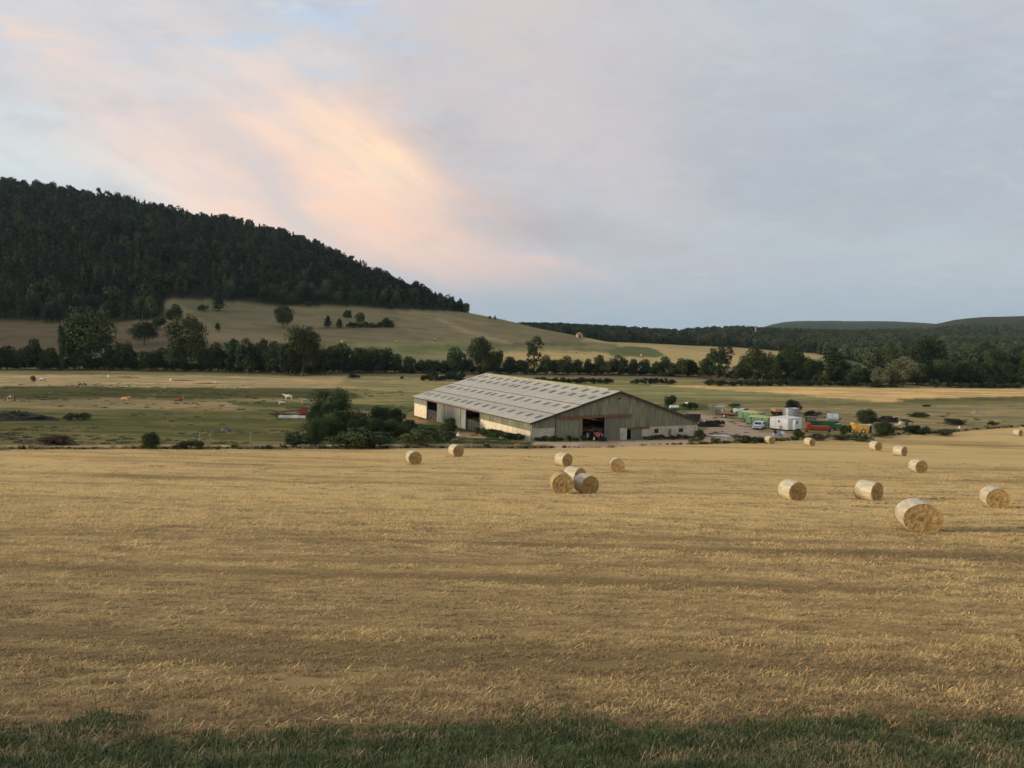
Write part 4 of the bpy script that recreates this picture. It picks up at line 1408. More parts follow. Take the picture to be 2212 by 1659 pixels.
def cow(p, yaw, m, pose, label, s=1.0, headm=None):
    """head towards local -X ... pose: stand, graze, lie"""
    if pose != 'lie': p = (p[0], p[1], p[2] - .14)
    e = empty('cow', p, yaw, label, 'cow', 'cows in the pasture left of the barn')
    h = 1.0 if pose != 'lie' else .46
    hd = {'stand': [(-1.0, 0, h + .38), (-1.28, 0, h + .42), (-1.52, 0, h + .24)], 'graze': [(-1.02, 0, h - .12), (-1.22, 0, h - .52), (-1.32, 0, .14)],
          'lie': [(-.92, 0, h + .32), (-1.15, 0, h + .42), (-1.38, 0, h + .26)]}[pose]
    v = [(.0, 0, h), (.42, 0, h + .04), (.80, 0, h + .06), (-.40, 0, h + .02), (-.72, 0, h + .12)] + hd
    ed = [(0, 1), (1, 2), (0, 3), (3, 4), (4, 5), (5, 6), (6, 7)]
    r = [.36, .36, .27, .35, .27, .17, .14, .085]
    k = len(v)
    for sx, fx, bk in ((-.52, -1, 0), (.74, 1, 1)):
        for sy in (-1, 1):
            if pose == 'lie':
                L = [(sx, sy * .26, .22), (sx - .3, sy * .34, .10), (sx + .05 - .1 * bk, sy * .40, .07)]
                rr = [.13, .08, .055]
            elif bk:
                L = [(sx, sy * .18, h - .22), (sx - .10, sy * .19, .58), (sx + .08, sy * .19, .36), (sx + .02, sy * .19, .02)]
                rr = [.15, .095, .06, .055]
            else:
                L = [(sx, sy * .17, h - .28), (sx - .02, sy * .18, .45), (sx, sy * .18, .02)]
                rr = [.13, .065, .055]
            st = len(v)
            v += L; r += rr
            ed += [((2 if bk else 3), st)] + [(st + i, st + i + 1) for i in range(len(L) - 1)]
    st = len(v)
    v += [(1.02, 0, h + .10), (1.10, 0, h - .35 if pose != 'lie' else .16)]; r += [.035, .03]
    ed += [(2, st), (st, st + 1)]
    v = [(a * s, b_ * s, c * s) for a, b_, c in v]; r = [q * s for q in r]
    skin('body', v, ed, r, m, e)
    hx, hy, hz = [c * s for c in hd[1]]
    for sy in (-1, 1):
        b = MB(); b.add([(hx + .08 * s, sy * .10 * s, hz + .06 * s), (hx + .05 * s, sy * .30 * s, hz + .10 * s), (hx + .12 * s, sy * .20 * s, hz - .03 * s), (hx + .16 * s, sy * .12 * s, hz + .04 * s)],
                        [(0, 1, 2), (0, 2, 3), (0, 3, 1), (1, 3, 2)])
        b.build('ear', headm or m, e)
    if headm:
        skin('face', [hd[1], hd[2]] if s == 1 else [(hx, hy, hz), tuple(c * s for c in hd[2])], [(0, 1)], [.15 * s, .095 * s], headm, e)
    return e


def Z3(zx, zy): return src(zx / 2.212, 1400 + zy / 2.212)
def Z4(zx, zy): return src(900 + zx / 2.765, 1400 + zy / 2.765)
def S3(zx, zy): return src(2780 + zx / 5.267, 1560 + zy / 5.267)
def S4(zx, zy): return src(3150 + zx / 4.916, 1560 + zy / 4.916)
def S5(zx, zy): return src(3500 + zx / 4.158, 1550 + zy / 4.158)


cow(at(*Z3(95, 396)), .15, C_BR, 'graze', 'brown and white cow grazing at the far left edge of the pasture', 1.05)
cow(at(*Z3(368, 218)), R(180), C_BW, 'lie', 'black and white cow lying in the dry strip, leftmost of the two black ones')
cow(at(*Z3(720, 277)), .5, C_BW, 'graze', 'black and white cow grazing in the dry strip with its head down')
cow(at(*Z3(1095, 390)), R(180), C_TAN, 'lie', 'orange tan cow lying on green grass in the middle of the pasture')
cow(at(*Z3(1550, 397)), R(180), C_RED, 'lie', 'red brown cow with a white head lying on green grass', 1.0, C_WHT)
cow(at(*Z4(650, 478)), .1, C_WHT, 'stand', 'cream white cow standing left of the big bush')
cow(at(*Z4(585, 533)), .1, C_PALE, 'lie', 'dull pale brown cow lying below the cream white cow')
cow(at(*Z4(830, 518)), .3, C_PALE, 'stand', 'pale brown cow half hidden against the big bush', .92)
cow(at(*Z4(1778, 517)), R(80), C_TAN, 'lie', 'small tan calf lying between the bushes and the barn', .62)

# ------------------------------------------------------------------ straw bales
def bale_mesh():
    g = np.random.default_rng(5)
    n, r, L = 40, .65, 1.22
    side, fl = MB(), []
    def rad(t):
        z = math.sin(t)
        return r * (1 - .05 * max(0, -z) ** 6) * (1 + .006 * math.sin(5 * t))
    for xs_ in [np.linspace(-L / 2, L / 2, 7)]:
        vs = []
        for i, x_ in enumerate(xs_):
            k = 1 - .035 * (abs(x_) / (L / 2)) ** 4
            for j in range(n):
                t = 2 * math.pi * j / n
                q = rad(t) * k + g.normal() * .003
                vs.append((x_, q * math.cos(t), q * math.sin(t)))
        fs = [(i * n + j, i * n + (j + 1) % n, (i + 1) * n + (j + 1) % n, (i + 1) * n + j) for i in range(6) for j in range(n)]
        side.add(vs, fs)
    ends = []
    for s in (-1, 1):
        b = MB(); vs, fs = [], []
        rings = [1.0, .97, .88, .78, .66, .54, .42, .3, .18, .08]
        for i, q in enumerate(rings):
            for j in range(n):
                t = 2 * math.pi * j / n
                rr_ = rad(t) * q * (.985 if i == 0 else 1) * (1 + g.normal() * .007)
                bul = (.0 if i == 0 else .03) + .008 * math.sin(i * 1.9) + g.normal() * .009
                vs.append((s * (L / 2 - .02 + bul), rr_ * math.cos(t), rr_ * math.sin(t)))
        vs.append((s * (L / 2 - .03), 0, 0))
        for i in range(len(rings) - 1):
            for j in range(n):
                q = (i * n + j, i * n + (j + 1) % n, (i + 1) * n + (j + 1) % n, (i + 1) * n + j)
                fs.append(q if s < 0 else q[::-1])
        k = (len(rings) - 1) * n
        for j in range(n):
            q = (k + j, k + (j + 1) % n, len(vs) - 1)
            fs.append(q if s < 0 else q[::-1])
        b.add(vs, fs)
        ends.append(b)
    fr = MB()   # frayed rim and loose straw
    for i in range(420):
        s = 1 if i % 4 else -1
        t = g.uniform(0, 6.28)
        rr_ = r * g.uniform(.82, 1.0)
        p = Vector((s * (L / 2 + g.uniform(-.03, .05)), rr_ * math.cos(t), rr_ * math.sin(t)))
        d = Vector((s * g.uniform(0, 1), math.cos(t) * .8 + g.normal() * .7, math.sin(t) * .8 + g.normal() * .7)).normalized() * g.uniform(.04, .11)
        q = d.orthogonal().normalized() * .008
        fr.add([p - q, p + q, p + d], [(0, 1, 2)])
    for i in range(260):
        p = Vector((g.uniform(-.8, .9), g.normal() * .55, -r + .02))
        d = Vector((g.normal(), g.normal(), abs(g.normal()) * .5)).normalized() * g.uniform(.06, .16)
        q = Vector((0, 0, 1)).cross(d).normalized() * .010
        fr.add([p - q, p + q, p + d], [(0, 1, 2)])
    return side, ends, fr


bs_, be_, bf_ = bale_mesh()
BALE = {}


def bale(px, py, phi, label, size=1.0, netm=None, group='round straw bales on the stubble field', rollt=0.0):
    """px, py: foot of the bale; phi: how far the end face turns away to the right, degrees"""
    x, y, z = at(px, py)
    al = math.atan2(x, y)
    ang = R(phi) - al                     # axis (sin, -cos) -> local +X
    yaw = math.atan2(-math.cos(ang), math.sin(ang))
    e = empty('straw_bale', (x + .0, y + .35, gz(x, y + .35) - .03), yaw, label, 'straw bale', group)
    e.scale = size if isinstance(size, tuple) else (size, size, size)
    for nm, b, m in [('net_wrap', bs_, netm or M_NET), ('straw_face', be_[1], M_STRAW), ('straw_face', be_[0], M_STRAW), ('loose_straw', bf_, M_STUB)]:
        key = id(b)
        if key in BALE:
            o = BALE[key].copy(); COL.objects.link(o); o.parent = e
            if o.material_slots[0].material is not m:
                o.material_slots[0].link = 'OBJECT'; o.material_slots[0].material = m
        else:
            o = b.build(nm, m, e, smooth=(nm == 'net_wrap')); BALE[key] = o
        o.location = (0, 0, .635)
        o.rotation_euler = (rollt, 0, 0) if nm != 'loose_straw' else (0, 0, 0)
    return e


bale(1991, 1148, 17, 'largest and nearest straw bale, at lower right, with its face to the camera', (1.12, 1.2, 1.0))
bale(1714, 1081, 36, 'straw bale by itself left of the pair in the right middle of the field')
bale(1880, 1081, 57, 'straw bale turned mostly side on, just above left of the nearest bale')
bale(2154, 1098, 20, 'straw bale at the right edge with a broad brown face, right of the nearest bale')
bale(1213, 1066, 9, 'slumped straw-coloured bale on the left of the cluster of three', 1.1, M_NETB, rollt=.35)
bale(1241, 1045, 46, 'bale peeping out from behind the other two of the cluster of three')
bale(1266, 1066, 29, 'pale wrapped bale on the right of the cluster of three')
bale(1217, 1007, 40, 'straw bale standing just behind the cluster of three, near the barn door')
bale(1334, 1019, 4, 'golden straw bale seen face on, right of the cluster of three')
bale(892, 1003, 16, 'leftmost straw bale of the field, with a brown face')
bale(984, 986, 27, 'straw bale second from the left, close to the dry grass fringe')
bale(1986, 1021, 33, 'straw bale in the right middle distance, below the two smaller ones')
bale(1946, 985, 58, 'small straw bale showing mostly white side, under the yellow machine')
bale(1893, 973, 42, 'small straw bale just left of the one under the yellow machine')
bale(1750, 963, 46, 'small straw bale at the field edge below the red seed drill')
bale(1664, 959, 35, 'small straw bale at the field edge below the white cabin')
bale(2200, 942, 58, 'small pale bale at the far right edge where the field meets the pasture')
# bales far beyond the hedge
BFAR = None
for (zx, zy) in [(543, 380), (485, 428), (893, 408), (1058, 409), (772, 450), (1395, 443), (1320, 418), (1280, 345)]:
    px, py = src(2000 + zx / 2.011, 1200 + zy / 2.011)
    if BFAR is None:
        BFAR = MB().tube((-.6, 0, .6), (.6, 0, .6), .62, n=14).build('straw_bale', M_NETB); o = BFAR
    else:
        o = BFAR.copy(); COL.objects.link(o)
    o.location = at(px, py); o.rotation_euler = (0, 0, random.uniform(0, 3))
    tag(o, 'tiny straw bale far off on the golden field behind the hedgerow', 'straw bale', 'far bales on the golden field')
for (zx, zy) in [(1225, 801), (1533, 784), (800, 803)]:
    o = BFAR.copy(); COL.objects.link(o)
    o.location = at(*src(950 + zx / 2.011, 950 + zy / 2.011)); o.rotation_euler = (0, 0, random.uniform(0, 3))
    tag(o, 'tiny pale bale on the lower slope of the hill meadow', 'straw bale', 'far bales on the hill meadow')

# ------------------------------------------------------------------ hedgerow across the valley, tree by tree
ORD = ['first', 'second', 'third', 'fourth', 'fifth', 'sixth', 'seventh', 'eighth', 'ninth', 'tenth', 'eleventh', 'twelfth', 'thirteenth', 'fourteenth', 'fifteenth', 'sixteenth',
       'seventeenth', 'eighteenth', 'nineteenth', 'twentieth', 'twenty-first', 'twenty-second', 'twenty-third', 'twenty-fourth', 'twenty-fifth', 'twenty-sixth', 'twenty-seventh', 'twenty-eighth', 'twenty-ninth', 'thirtieth']
HB_X = [-400, 0, 300, 560, 660, 720, 850, 1000, 1400, 1500, 1600, 1850, 1950, 2212, 2600]
HB_Y = [796, 799, 801, 806, 813, 806, 806, 808, 811, 815, 823, 833, 832, 834, 840]
def hby(x): return float(np.interp(x, HB_X, HB_Y))
# px, top, width, kind, material
SEG = {
    'hedgerow below the hill wood': [
        (-60, 735, 70, 'round', L_DARK), (-15, 742, 50, 'round', L_MID), (14, 748, 48, 'round', L_DARK), (48, 752, 46, 'round', L_MID), (80, 733, 50, 'round', L_DARK), (112, 752, 46, 'round', L_MID),
        (134, 697, 15, 'tall', L_DARK), (170, 762, 50, 'round', L_MID), (243, 752, 44, 'round', L_DARK), (268, 738, 40, 'round', L_MID), (290, 757, 42, 'round', L_DARK), (322, 757, 50, 'round', L_MID), (352, 752, 42, 'round', L_DARK)],
    'hedgerow right of the large rounded tree': [
        (378, 742, 52, 'round', L_MID), (446, 752, 40, 'round', L_MID), (470, 740, 44, 'round', L_DARK), (497, 733, 48, 'round', L_DARK), (530, 732, 50, 'round', L_DARK), (562, 733, 46, 'round', L_DARK), (590, 738, 44, 'round', L_DARK),
        (540, 768, 40, 'round', L_MID), (622, 742, 50, 'round', L_DARK), (616, 762, 44, 'round', L_MID)],
    'hedgerow left of the barn ridge': [
        (692, 752, 44, 'round', L_DARK), (716, 748, 46, 'round', L_DARK), (742, 742, 50, 'round', L_MID), (768, 752, 44, 'round', L_DARK), (796, 750, 50, 'round', L_MID), (822, 752, 54, 'round', L_DARK), (852, 765, 38, 'round', L_DARK), (886, 771, 36, 'round', L_MID),
        (908, 778, 26, 'round', L_MID), (934, 778, 40, 'round', L_DARK), (958, 780, 34, 'round', L_DARK), (985, 751, 48, 'round', L_MID), (1010, 776, 30, 'round', L_DARK)],
    'hedgerow above the barn roof': [
        (1046, 780, 34, 'round', L_OLIVE), (1070, 757, 36, 'round', L_MID), (1102, 772, 40, 'round', L_DARK), (1130, 778, 30, 'round', L_MID), (1180, 768, 36, 'round', L_MID), (1202, 776, 32, 'round', L_DARK), (1222, 770, 44, 'round', L_DARK), (1252, 778, 34, 'round', L_MID),
        (1272, 776, 30, 'round', L_DARK), (1290, 768, 34, 'round', L_MID), (1308, 780, 30, 'round', L_OLIVE), (1334, 768, 46, 'round', L_DARK), (1366, 777, 34, 'round', L_MID), (1390, 777, 32, 'round', L_DARK), (1412, 786, 30, 'round', L_MID)],
    'hedgerow right of the barn gable': [
        (1433, 771, 44, 'round', L_DARK), (1456, 786, 30, 'round', L_MID), (1474, 775, 38, 'round', L_MID), (1496, 778, 34, 'round', L_DARK), (1516, 776, 34, 'round', L_MID), (1532, 764, 28, 'round', L_OLIVE), (1590, 788, 40, 'round', L_DARK), (1620, 748, 50, 'round', L_MID), (1646, 756, 46, 'oak', L_DARK),
        (1672, 768, 40, 'round', L_MID), (1712, 760, 50, 'round', L_DARK), (1735, 770, 44, 'oak', L_MID), (1760, 778, 38, 'round', L_MID), (1820, 782, 40, 'round', L_DARK), (1846, 788, 42, 'round', L_MID), (1872, 796, 38, 'round', L_DARK)],
    'row of trees at the far right': [
        (1925, 776, 46, 'round', L_DARK), (1980, 785, 46, 'round', L_MID), (2014, 790, 44, 'round', L_DARK), (2040, 776, 50, 'oak', L_MID), (2072, 784, 50, 'round', L_DARK), (2100, 776, 54, 'oak', L_MID), (2132, 784, 50, 'round', L_MID), (2160, 780, 50, 'oak', L_DARK),
        (2192, 788, 50, 'round', L_MID), (2225, 780, 60, 'round', L_DARK), (2275, 776, 60, 'oak', L_MID)],
}
DESC = {id(L_DARK): 'dark', id(L_MID): 'mid green', id(L_OLIVE): 'olive green', id(L_GREY): 'grey green', id(L_PALE): 'pale green'}
for seg, lst in SEG.items():
    for n_, (px, top, wd_, kind, m) in enumerate(sorted(lst)):
        shape = 'thin upright' if kind == 'tall' else ('broad' if wd_ > 48 else ('small' if wd_ < 34 else 'rounded'))
        tree_px(kind, px, top - 2, hby(px) + random.uniform(-1.5, 1.5), wd_ * 1.12, m, f'{shape} {DESC[id(m)]} tree, {ORD[n_]} from left in the {seg}', 'hedgerow trees across the valley')
# notable trees
NT_ = [
    ('oak', 197, 661, 797, 128, L_MID, 'largest rounded tree of the left hedgerow, rising to the foot of the wood'),
    ('round', 160, 690, 797, 60, L_OLIVE, 'paler shoulder tree leaning against the largest rounded tree on the left'),
    ('oak', 403, 678, 801, 92, L_OLIVE, 'large rounded olive green tree, second largest of the left hedgerow'),
    ('oak', 655, 702, 813, 88, L_MID, 'large spreading tree with a flat top left of the middle, in front of the meadow'),
    ('round', 628, 738, 812, 66, L_DARK, 'dark tree leaning against the flat topped spreading tree'),
    ('oak', 1038, 726, 808, 58, L_DARK, 'dark round-headed tree rising high above the barn roof'),
    ('sparse', 1153, 724, 809, 46, L_DARK, 'tall ragged tree with gaps above the barn ridge'),
    ('sparse', 1549, 743, 820, 46, L_MID, 'thin ragged tree with bare pale trunks right of the gable'),
    ('sparse', 1566, 746, 821, 44, L_DARK, 'dark ragged tree beside the bare trunked one'),
    ('tall', 1798, 756, 830, 52, L_DARK, 'narrow dark tree in the hedgerow above the silo'),
    ('oak', 1700, 744, 826, 60, L_MID, 'tallest tree of the clump right of the gable, golden field showing behind'),
    ('round', 1903, 793, 836, 48, L_GREY, 'small round pale willow at the right, lower of the two pale ones'),
    ('oak', 1950, 769, 836, 68, L_GREY, 'larger pale grey green willow at the right'),
    ('tall', 1988, 727, 815, 40, L_DARK, 'left one of the twin tall poplars at the right'),
    ('tall', 2011, 727, 815, 44, L_DARK, 'right one of the twin tall poplars at the right'),
    ('oak', 312, 694, 745, 66, L_DARK, 'dark round tree alone on the slope between the two large hedgerow trees'),
    ('round', 346, 676, 712, 36, L_DARK, 'small dark tree on the slope close under the wood edge'),
    ('round', 376, 655, 700, 38, L_DARK, 'dark tree on the slope in the corner of the wood edge'),
    ('conifer', 472, 624, 672, 36, L_WOOD, 'dark conifer standing out from the wood edge above the meadow'),
    ('low', 438, 657, 672, 24, L_MID, 'small green bush on the upper meadow left of the lone conifer'),
    ('round', 472, 697, 716, 16, L_MID, 'thin small tree alone on the bare slope'),
    ('oak', 612, 659, 708, 46, L_DARK, 'dark lone tree with slanting crown in the middle of the hill meadow'),
    ('round', 665, 650, 664, 18, L_MID, 'little bush just under the wood edge right of the lone meadow tree'),
    ('round', 629, 632, 660, 34, L_DARK, 'dark round tree on the wood edge above the lone meadow tree'),
    ('round', 750, 669, 692, 23, L_DARK, 'little round tree on a stalk above the meadow thicket'),
    ('round', 777, 674, 702, 26, L_OLIVE, 'paler tree standing in the middle of the meadow thicket'),
    ('conifer', 708, 682, 708, 24, L_DARK, 'pointed dark tree at the left end of the meadow thicket'),
    ('conifer', 733, 688, 708, 22, L_DARK, 'second pointed dark tree of the meadow thicket'),
    ('round', 836, 686, 706, 30, L_DARK, 'dark round tree at the right end of the meadow thicket'),
    ('round', 1058, 682, 690, 8, L_DARK, 'tiny lone tree on the skyline, left of two'),
    ('conifer', 1069, 681, 691, 7, L_DARK, 'tiny pointed tree on the skyline, right of two'),
]
for (kind, px, top, base, wd_, m, lab) in NT_:
    tree_px(kind, px, top, base, wd_ * 1.08, m, lab, None)
for i, px in enumerate(range(756, 848, 11)):
    tree_px('bush', px, 694 + 2 * (i % 3), 707, 20, random.choice([L_DARK, L_MID]), 'low bush in the dark thicket on the hill meadow', 'bushes of the meadow thicket', name='bush')
# understorey shrubs that close the hedge at its foot
for px in range(-80, 2300, 19):
    if 655 < px < 0: continue
    b_ = hby(px) + random.uniform(-2.5, .5)
    hgt = random.uniform(17, 30) * (1.0 if px < 860 or px > 1500 else .8)
    if 1130 < px < 1140: hgt *= .6
    tree_px('bush', px, b_ - hgt, b_, random.uniform(28, 44), random.choice([L_DARK, L_DARK, L_MID, L_OLIVE]), 'shrub at the foot of the valley hedgerow, ' + ('below the hill wood' if px < 360 else 'right of the large olive tree' if px < 640 else 'left of the barn ridge' if px < 1030 else 'above the barn roof' if px < 1420 else 'above the farmyard' if px < 1880 else 'at the far right'), 'shrubs at the foot of the hedgerow', name='shrub')
# low hedges in front of it
LOWH = [(915, 1000, 823, 15, 'low clipped-looking hedge left of the barn ridge'), (1140, 1330, 829, 14, 'low hedge just above the barn ridge'), (1372, 1465, 830, 13, 'low hedge right of the barn ridge'),
        (1535, 1850, 834, 14, 'long low hedge bordering the golden strip'), (1885, 1945, 837, 9, 'low scrub under the pale willows'), (2075, 2205, 838, 11, 'low scrub at the right edge')]
for (x0, x1, yb, hgt, lab) in LOWH:
    px = x0
    while px < x1:
        wd_ = random.uniform(13, 20) * (1.3 if x0 > 1500 else 1)
        tree_px('bush', px, yb - hgt * random.uniform(.75, 1.15), yb, wd_ * 1.5, random.choice([L_DARK, L_DARK, L_MID]), 'bush in the ' + lab, 'bushes of the ' + lab, name='bush')
        px += wd_
for (px, top, base, wd_, lab) in [(938, 801, 824, 22, 'taller dark bush in the low hedge left of the barn ridge'), (972, 800, 823, 30, 'tallest round bush of the low hedge left of the barn ridge'), (996, 803, 822, 22, 'bush at the barn end of the low hedge'),
                                  (868, 811, 819, 9, 'tiny bush alone in the meadow left of the low hedge'), (764, 804, 818, 30, 'dark low bush before the hedgerow left of the middle'), (2020, 817, 838, 26, 'round dark bush at the right, before the poplars'),
                                  (2052, 822, 837, 18, 'smaller round bush right of the one before the poplars'), (2130, 812, 836, 44, 'broad pointed bush at the far right before the wood'), (1448, 818, 832, 8, 'tiny bush between the low hedges')]:
    tree_px('bush', px, top, base, wd_, L_DARK, lab, name='bush')

# ------------------------------------------------------------------ bushes round the barn and yard
NB = [
    ('thick', 742, 876, 945, 120, L_DARK, 'dark spreading foot of the largest bush, right side'),
    ('thick', 700, 890, 950, 96, L_MID, 'green spreading foot of the largest bush, left side'),
    ('thick', 792, 898, 952, 100, L_DARK, 'broad dark bush in the middle of the mass left of the barn'),
    ('thick', 850, 902, 950, 90, L_MID, 'broad green bush at the barn end of the bush mass'),
    ('low', 900, 925, 962, 80, L_OLIVE, 'olive scrub trailing from the bush mass to the second bale'),
    ('low', 640, 940, 966, 70, L_DARK, 'low dark scrub at the left end of the bush mass'),
    ('thick', 716, 832, 921, 112, L_MID, 'largest bush left of the barn, tall and rounded'),
    ('thick', 681, 900, 967, 46, L_MID, 'narrow upright bush at the field edge under the largest bush'),
    ('thick', 690, 868, 926, 62, L_DARK, 'dark lower shoulder of scrub left of the largest bush'),
    ('low', 760, 922, 968, 128, L_OLIVE, 'broad low thicket at the field edge, left one'),
    ('low', 812, 930, 968, 108, L_DARK, 'broad low thicket at the field edge, right one'),
    ('thick', 822, 874, 922, 66, L_DARK, 'dark bush between the largest bush and the barn'),
    ('bush', 858, 880, 918, 46, L_MID, 'rounded bush right next to the dark one left of the barn'),
    ('bush', 885, 905, 932, 48, L_DARK, 'low dark bush by the far corner of the barn'),
    ('low', 915, 918, 948, 70, L_WEED, 'spreading green scrub in front of the sliding doors'),
    ('bush', 972, 900, 937, 44, L_MID, 'bush between the two stable openings of the long wall'),
    ('low', 955, 928, 956, 70, L_MID, 'green scrub below the second stable opening'),
    ('bush', 640, 930, 958, 50, L_OLIVE, 'small olive bush left of the narrow upright bush'),
    ('thick', 326, 930, 971, 46, L_DARK, 'dark green bush on the track edge at the left'),
    ('low', 396, 950, 970, 28, L_BROWN, 'left brownish half of the twin low bushes on the track'),
    ('low', 420, 948, 970, 44, L_OLIVE, 'olive half of the twin low bushes on the track'),
    ('low', 112, 936, 962, 60, L_BROWN, 'brown scrubby mound in the pasture at lower left'),
    ('low', 150, 891, 908, 34, L_WEED, 'nettle patch right of the dark manure heap'),
    ('low', 180, 889, 907, 40, L_WEED, 'taller nettle patch further right of the manure heap'),
    ('bush', 1512, 926, 953, 30, L_DARK, 'dark bush at the right end of the barn gable'),
    ('low', 1498, 944, 958, 34, L_OLIVE, 'low scrub beside the puddle at the barn corner'),
    ('low', 1545, 944, 957, 26, L_OLIVE, 'small scrub patch in front of the puddle'),
    ('oak', 1447, 853, 886, 31, L_DARK, 'round dark tree standing behind the barn beside the white tank'),
    ('low', 1610, 939, 957, 62, L_DARK, 'long low green bush at the field edge left of the small bale'),
    ('low', 1640, 942, 956, 40, L_MID, 'smaller green bush beside the long low one'),
    ('bush', 1710, 862, 893, 42, L_DARK, 'dark tree-like bush growing behind the open silo'),
    ('thick', 1872, 880, 920, 54, L_DARK, 'large dark bush right of the lying tank'),
    ('thick', 1910, 905, 945, 54, L_MID, 'bush at the field edge right of the yellow machine'),
    ('bush', 1822, 918, 943, 22, L_MID, 'small bush between the seed drill and the yellow machine'),
    ('low', 1725, 928, 946, 40, L_MID, 'green weeds in front of the white cabin'),
    ('low', 1765, 936, 951, 56, L_BROWN, 'dry brown scrub in front of the red seed drill'),
    ('low', 1835, 938, 950, 90, L_OLIVE, 'olive weeds below the yellow machine'),
    ('low', 1755, 886, 902, 40, L_BROWN, 'reddish dry scrub between the silo and the lying tank'),
    ('low', 1980, 918, 938, 60, L_DARK, 'dark scrub right of the ruined shelter'),
    ('low', 2040, 926, 940, 60, L_OLIVE, 'paler scrub trailing off right of the ruined shelter'),
    ('low', 1552, 907, 919, 34, L_DARK, 'dark heap of brush behind the barn end'),
    ('low', 2145, 910, 919, 26, L_DARK, 'small dark bush alone in the right pasture'),
    ('low', 2062, 903, 916, 60, L_DARK, 'streak of dark scrub in the right pasture'),
    ('low', 1985, 890, 901, 60, L_MID, 'green scrub streak above the dark one in the right pasture'),
    ('low', 1585, 870, 880, 30, L_OLIVE, 'low scrub behind the yard near the wooden crate'),
    ('low', 1490, 868, 884, 44, L_MID, 'green scrub right of the white tank'),
    ('low', 2000, 873, 879, 20, L_DARK, 'small dark scrub at the edge of the golden strip'),
    ('low', 72, 810, 826, 12, L_BROWN, 'brown tuft in the dry strip at the far left'),
]
for (kind, px, top, base, wd_, m, lab) in NB:
    tree_px(kind, px, top, base, wd_, m, lab, None, name=None if kind == 'oak' else 'bush')
# weeds along the barn
for i, y_ in enumerate(np.linspace(.8, 17, 13)):
    p = bl(-1.0 - .5 * random.random(), y_, 0); z_ = gz(p[0], p[1])
    tree(random.choice(['bush', 'low']), (p[0], p[1], z_), random.uniform(.6, 1.35), random.uniform(1.6, 2.6), random.choice([L_WEED, L_DARK, L_WEED]), 'green weeds growing along the foot of the long pale barn wall', 'weeds along the long barn wall', name='weed_clump')
for x_ in list(np.linspace(.6, 8.8, 7)) + list(np.linspace(21.5, 30.5, 8)):
    p = bl(x_, -.9 - .4 * random.random(), 0); z_ = gz(p[0], p[1])
    tree('low', (p[0], p[1], z_), random.uniform(.5, 1.1), random.uniform(1.2, 2.2), random.choice([L_WEED, L_OLIVE, L_BROWN] if x_ > 15 else [L_WEED, L_DARK]), 'weeds growing along the foot of the barn gable', 'weeds along the barn gable', name='weed_clump')

# ------------------------------------------------------------------ yard things
def place(q, rz=0.0, name='thing', label='', cat='', group=None):
    p = at(*q)
    return empty(name, p, rz, label, cat, group), p[1]


# white car, front towards the camera
e, D = place(S3(1095, 678), -.52, 'parked_car', 'white hatchback car parked in the yard facing the camera', 'car')
prof = [(-2.05, .35), (-2.08, .62), (-1.95, .80), (-1.15, .95), (-.55, 1.42), (.2, 1.50), (1.35, 1.47), (1.95, 1.02), (2.02, .6), (1.98, .35)]
MY = Matrix.Rotation(R(90), 4, 'Z')
b = MB(); b.prism(prof, -.84, .84, MY); b.build('body', M_WHITE, e)
MB().add([(-.70, -1.16, .97), (.70, -1.16, .97), (.62, -.60, 1.38), (-.62, -.60, 1.38)], [(0, 1, 2, 3)], Matrix.Translation((0, -.03, .015))).build('windscreen', M_GLASS, e)
for s in (-1, 1):
    MB().box(s * .845 - .005, s * .845 + .005, -.75, .1, 1.0, 1.36).box(s * .845 - .005, s * .845 + .005, .2, 1.2, 1.0, 1.36).build('side_window', M_GLASS, e)
    MB().box(s * .62 - .17, s * .62 + .17, -2.06, -1.96, .62, .80).build('headlight', M_GLASS, e)
    MB().box(s * .95 - .09, s * .95 + .09, -.95, -.83, .95, 1.10).build('wing_mirror', M_WHITE, e)
    for yq in (-1.30, 1.28):
        wheel(e, (s * .74, yq, .31), .31, .22, M_STEEL)
MB().box(-.80, .80, -2.13, -2.04, .32, .55).build('bumper', M_WHITE, e)
MB().box(-.45, .45, -2.10, -2.05, .60, .72).box(-.5, .5, -2.15, -2.12, .30, .40).build('grille', M_DARK, e)
MB().box(-.26, .26, -2.16, -2.13, .42, .52).build('number_plate', M_WHITE, e)

# white site cabin with an open door
e, D = place(S3(1690, 728), R(40), 'site_cabin', 'white boxy site cabin with its side door standing open', 'cabin')
MB().box(0, 4.9, 0, 3.9, .25, 2.35).build('wall', mat('bright_cabin_paint', (.90, .89, .84), (.82, .80, .74), .8, rough=.5), e)
MB().box(-.08, 4.98, -.08, 3.98, 2.35, 2.43).build('roof', M_WHITE, e)
MB().box(1.05, 1.95, -.02, .0, .3, 2.2).build('doorway', M_DARK, e)
do = MB().box(1.02, 1.07, -.92, -.02, .3, 2.2).build('door', M_WHITE, e)
MB().box(.97, 1.02, -.85, -.75, 1.1, 1.2).build('handle', M_DARK, do)
for x_ in (.35, 2.5, 4.4): MB().box(x_ - .15, x_ + .15, .1, 3.7, -.25, .25).build('support', M_DARK, e)
for y_ in (1.3, 2.6): MB().box(-.015, .0, y_, y_ + .03, .27, 2.34).build('panel_seam', M_STONE, e)
MB().tube((-.02, 1.9, 1.75), (-.08, 1.9, 1.75), .2, n=10).build('vent', M_DARK, e)
MB().box(2.9, 3.6, -.03, 0, 1.2, 1.9).build('window', M_STEEL, e)
MB().box(-.03, 0, 1.1, 1.8, .3, .9).build('hatch', M_STEEL, e)


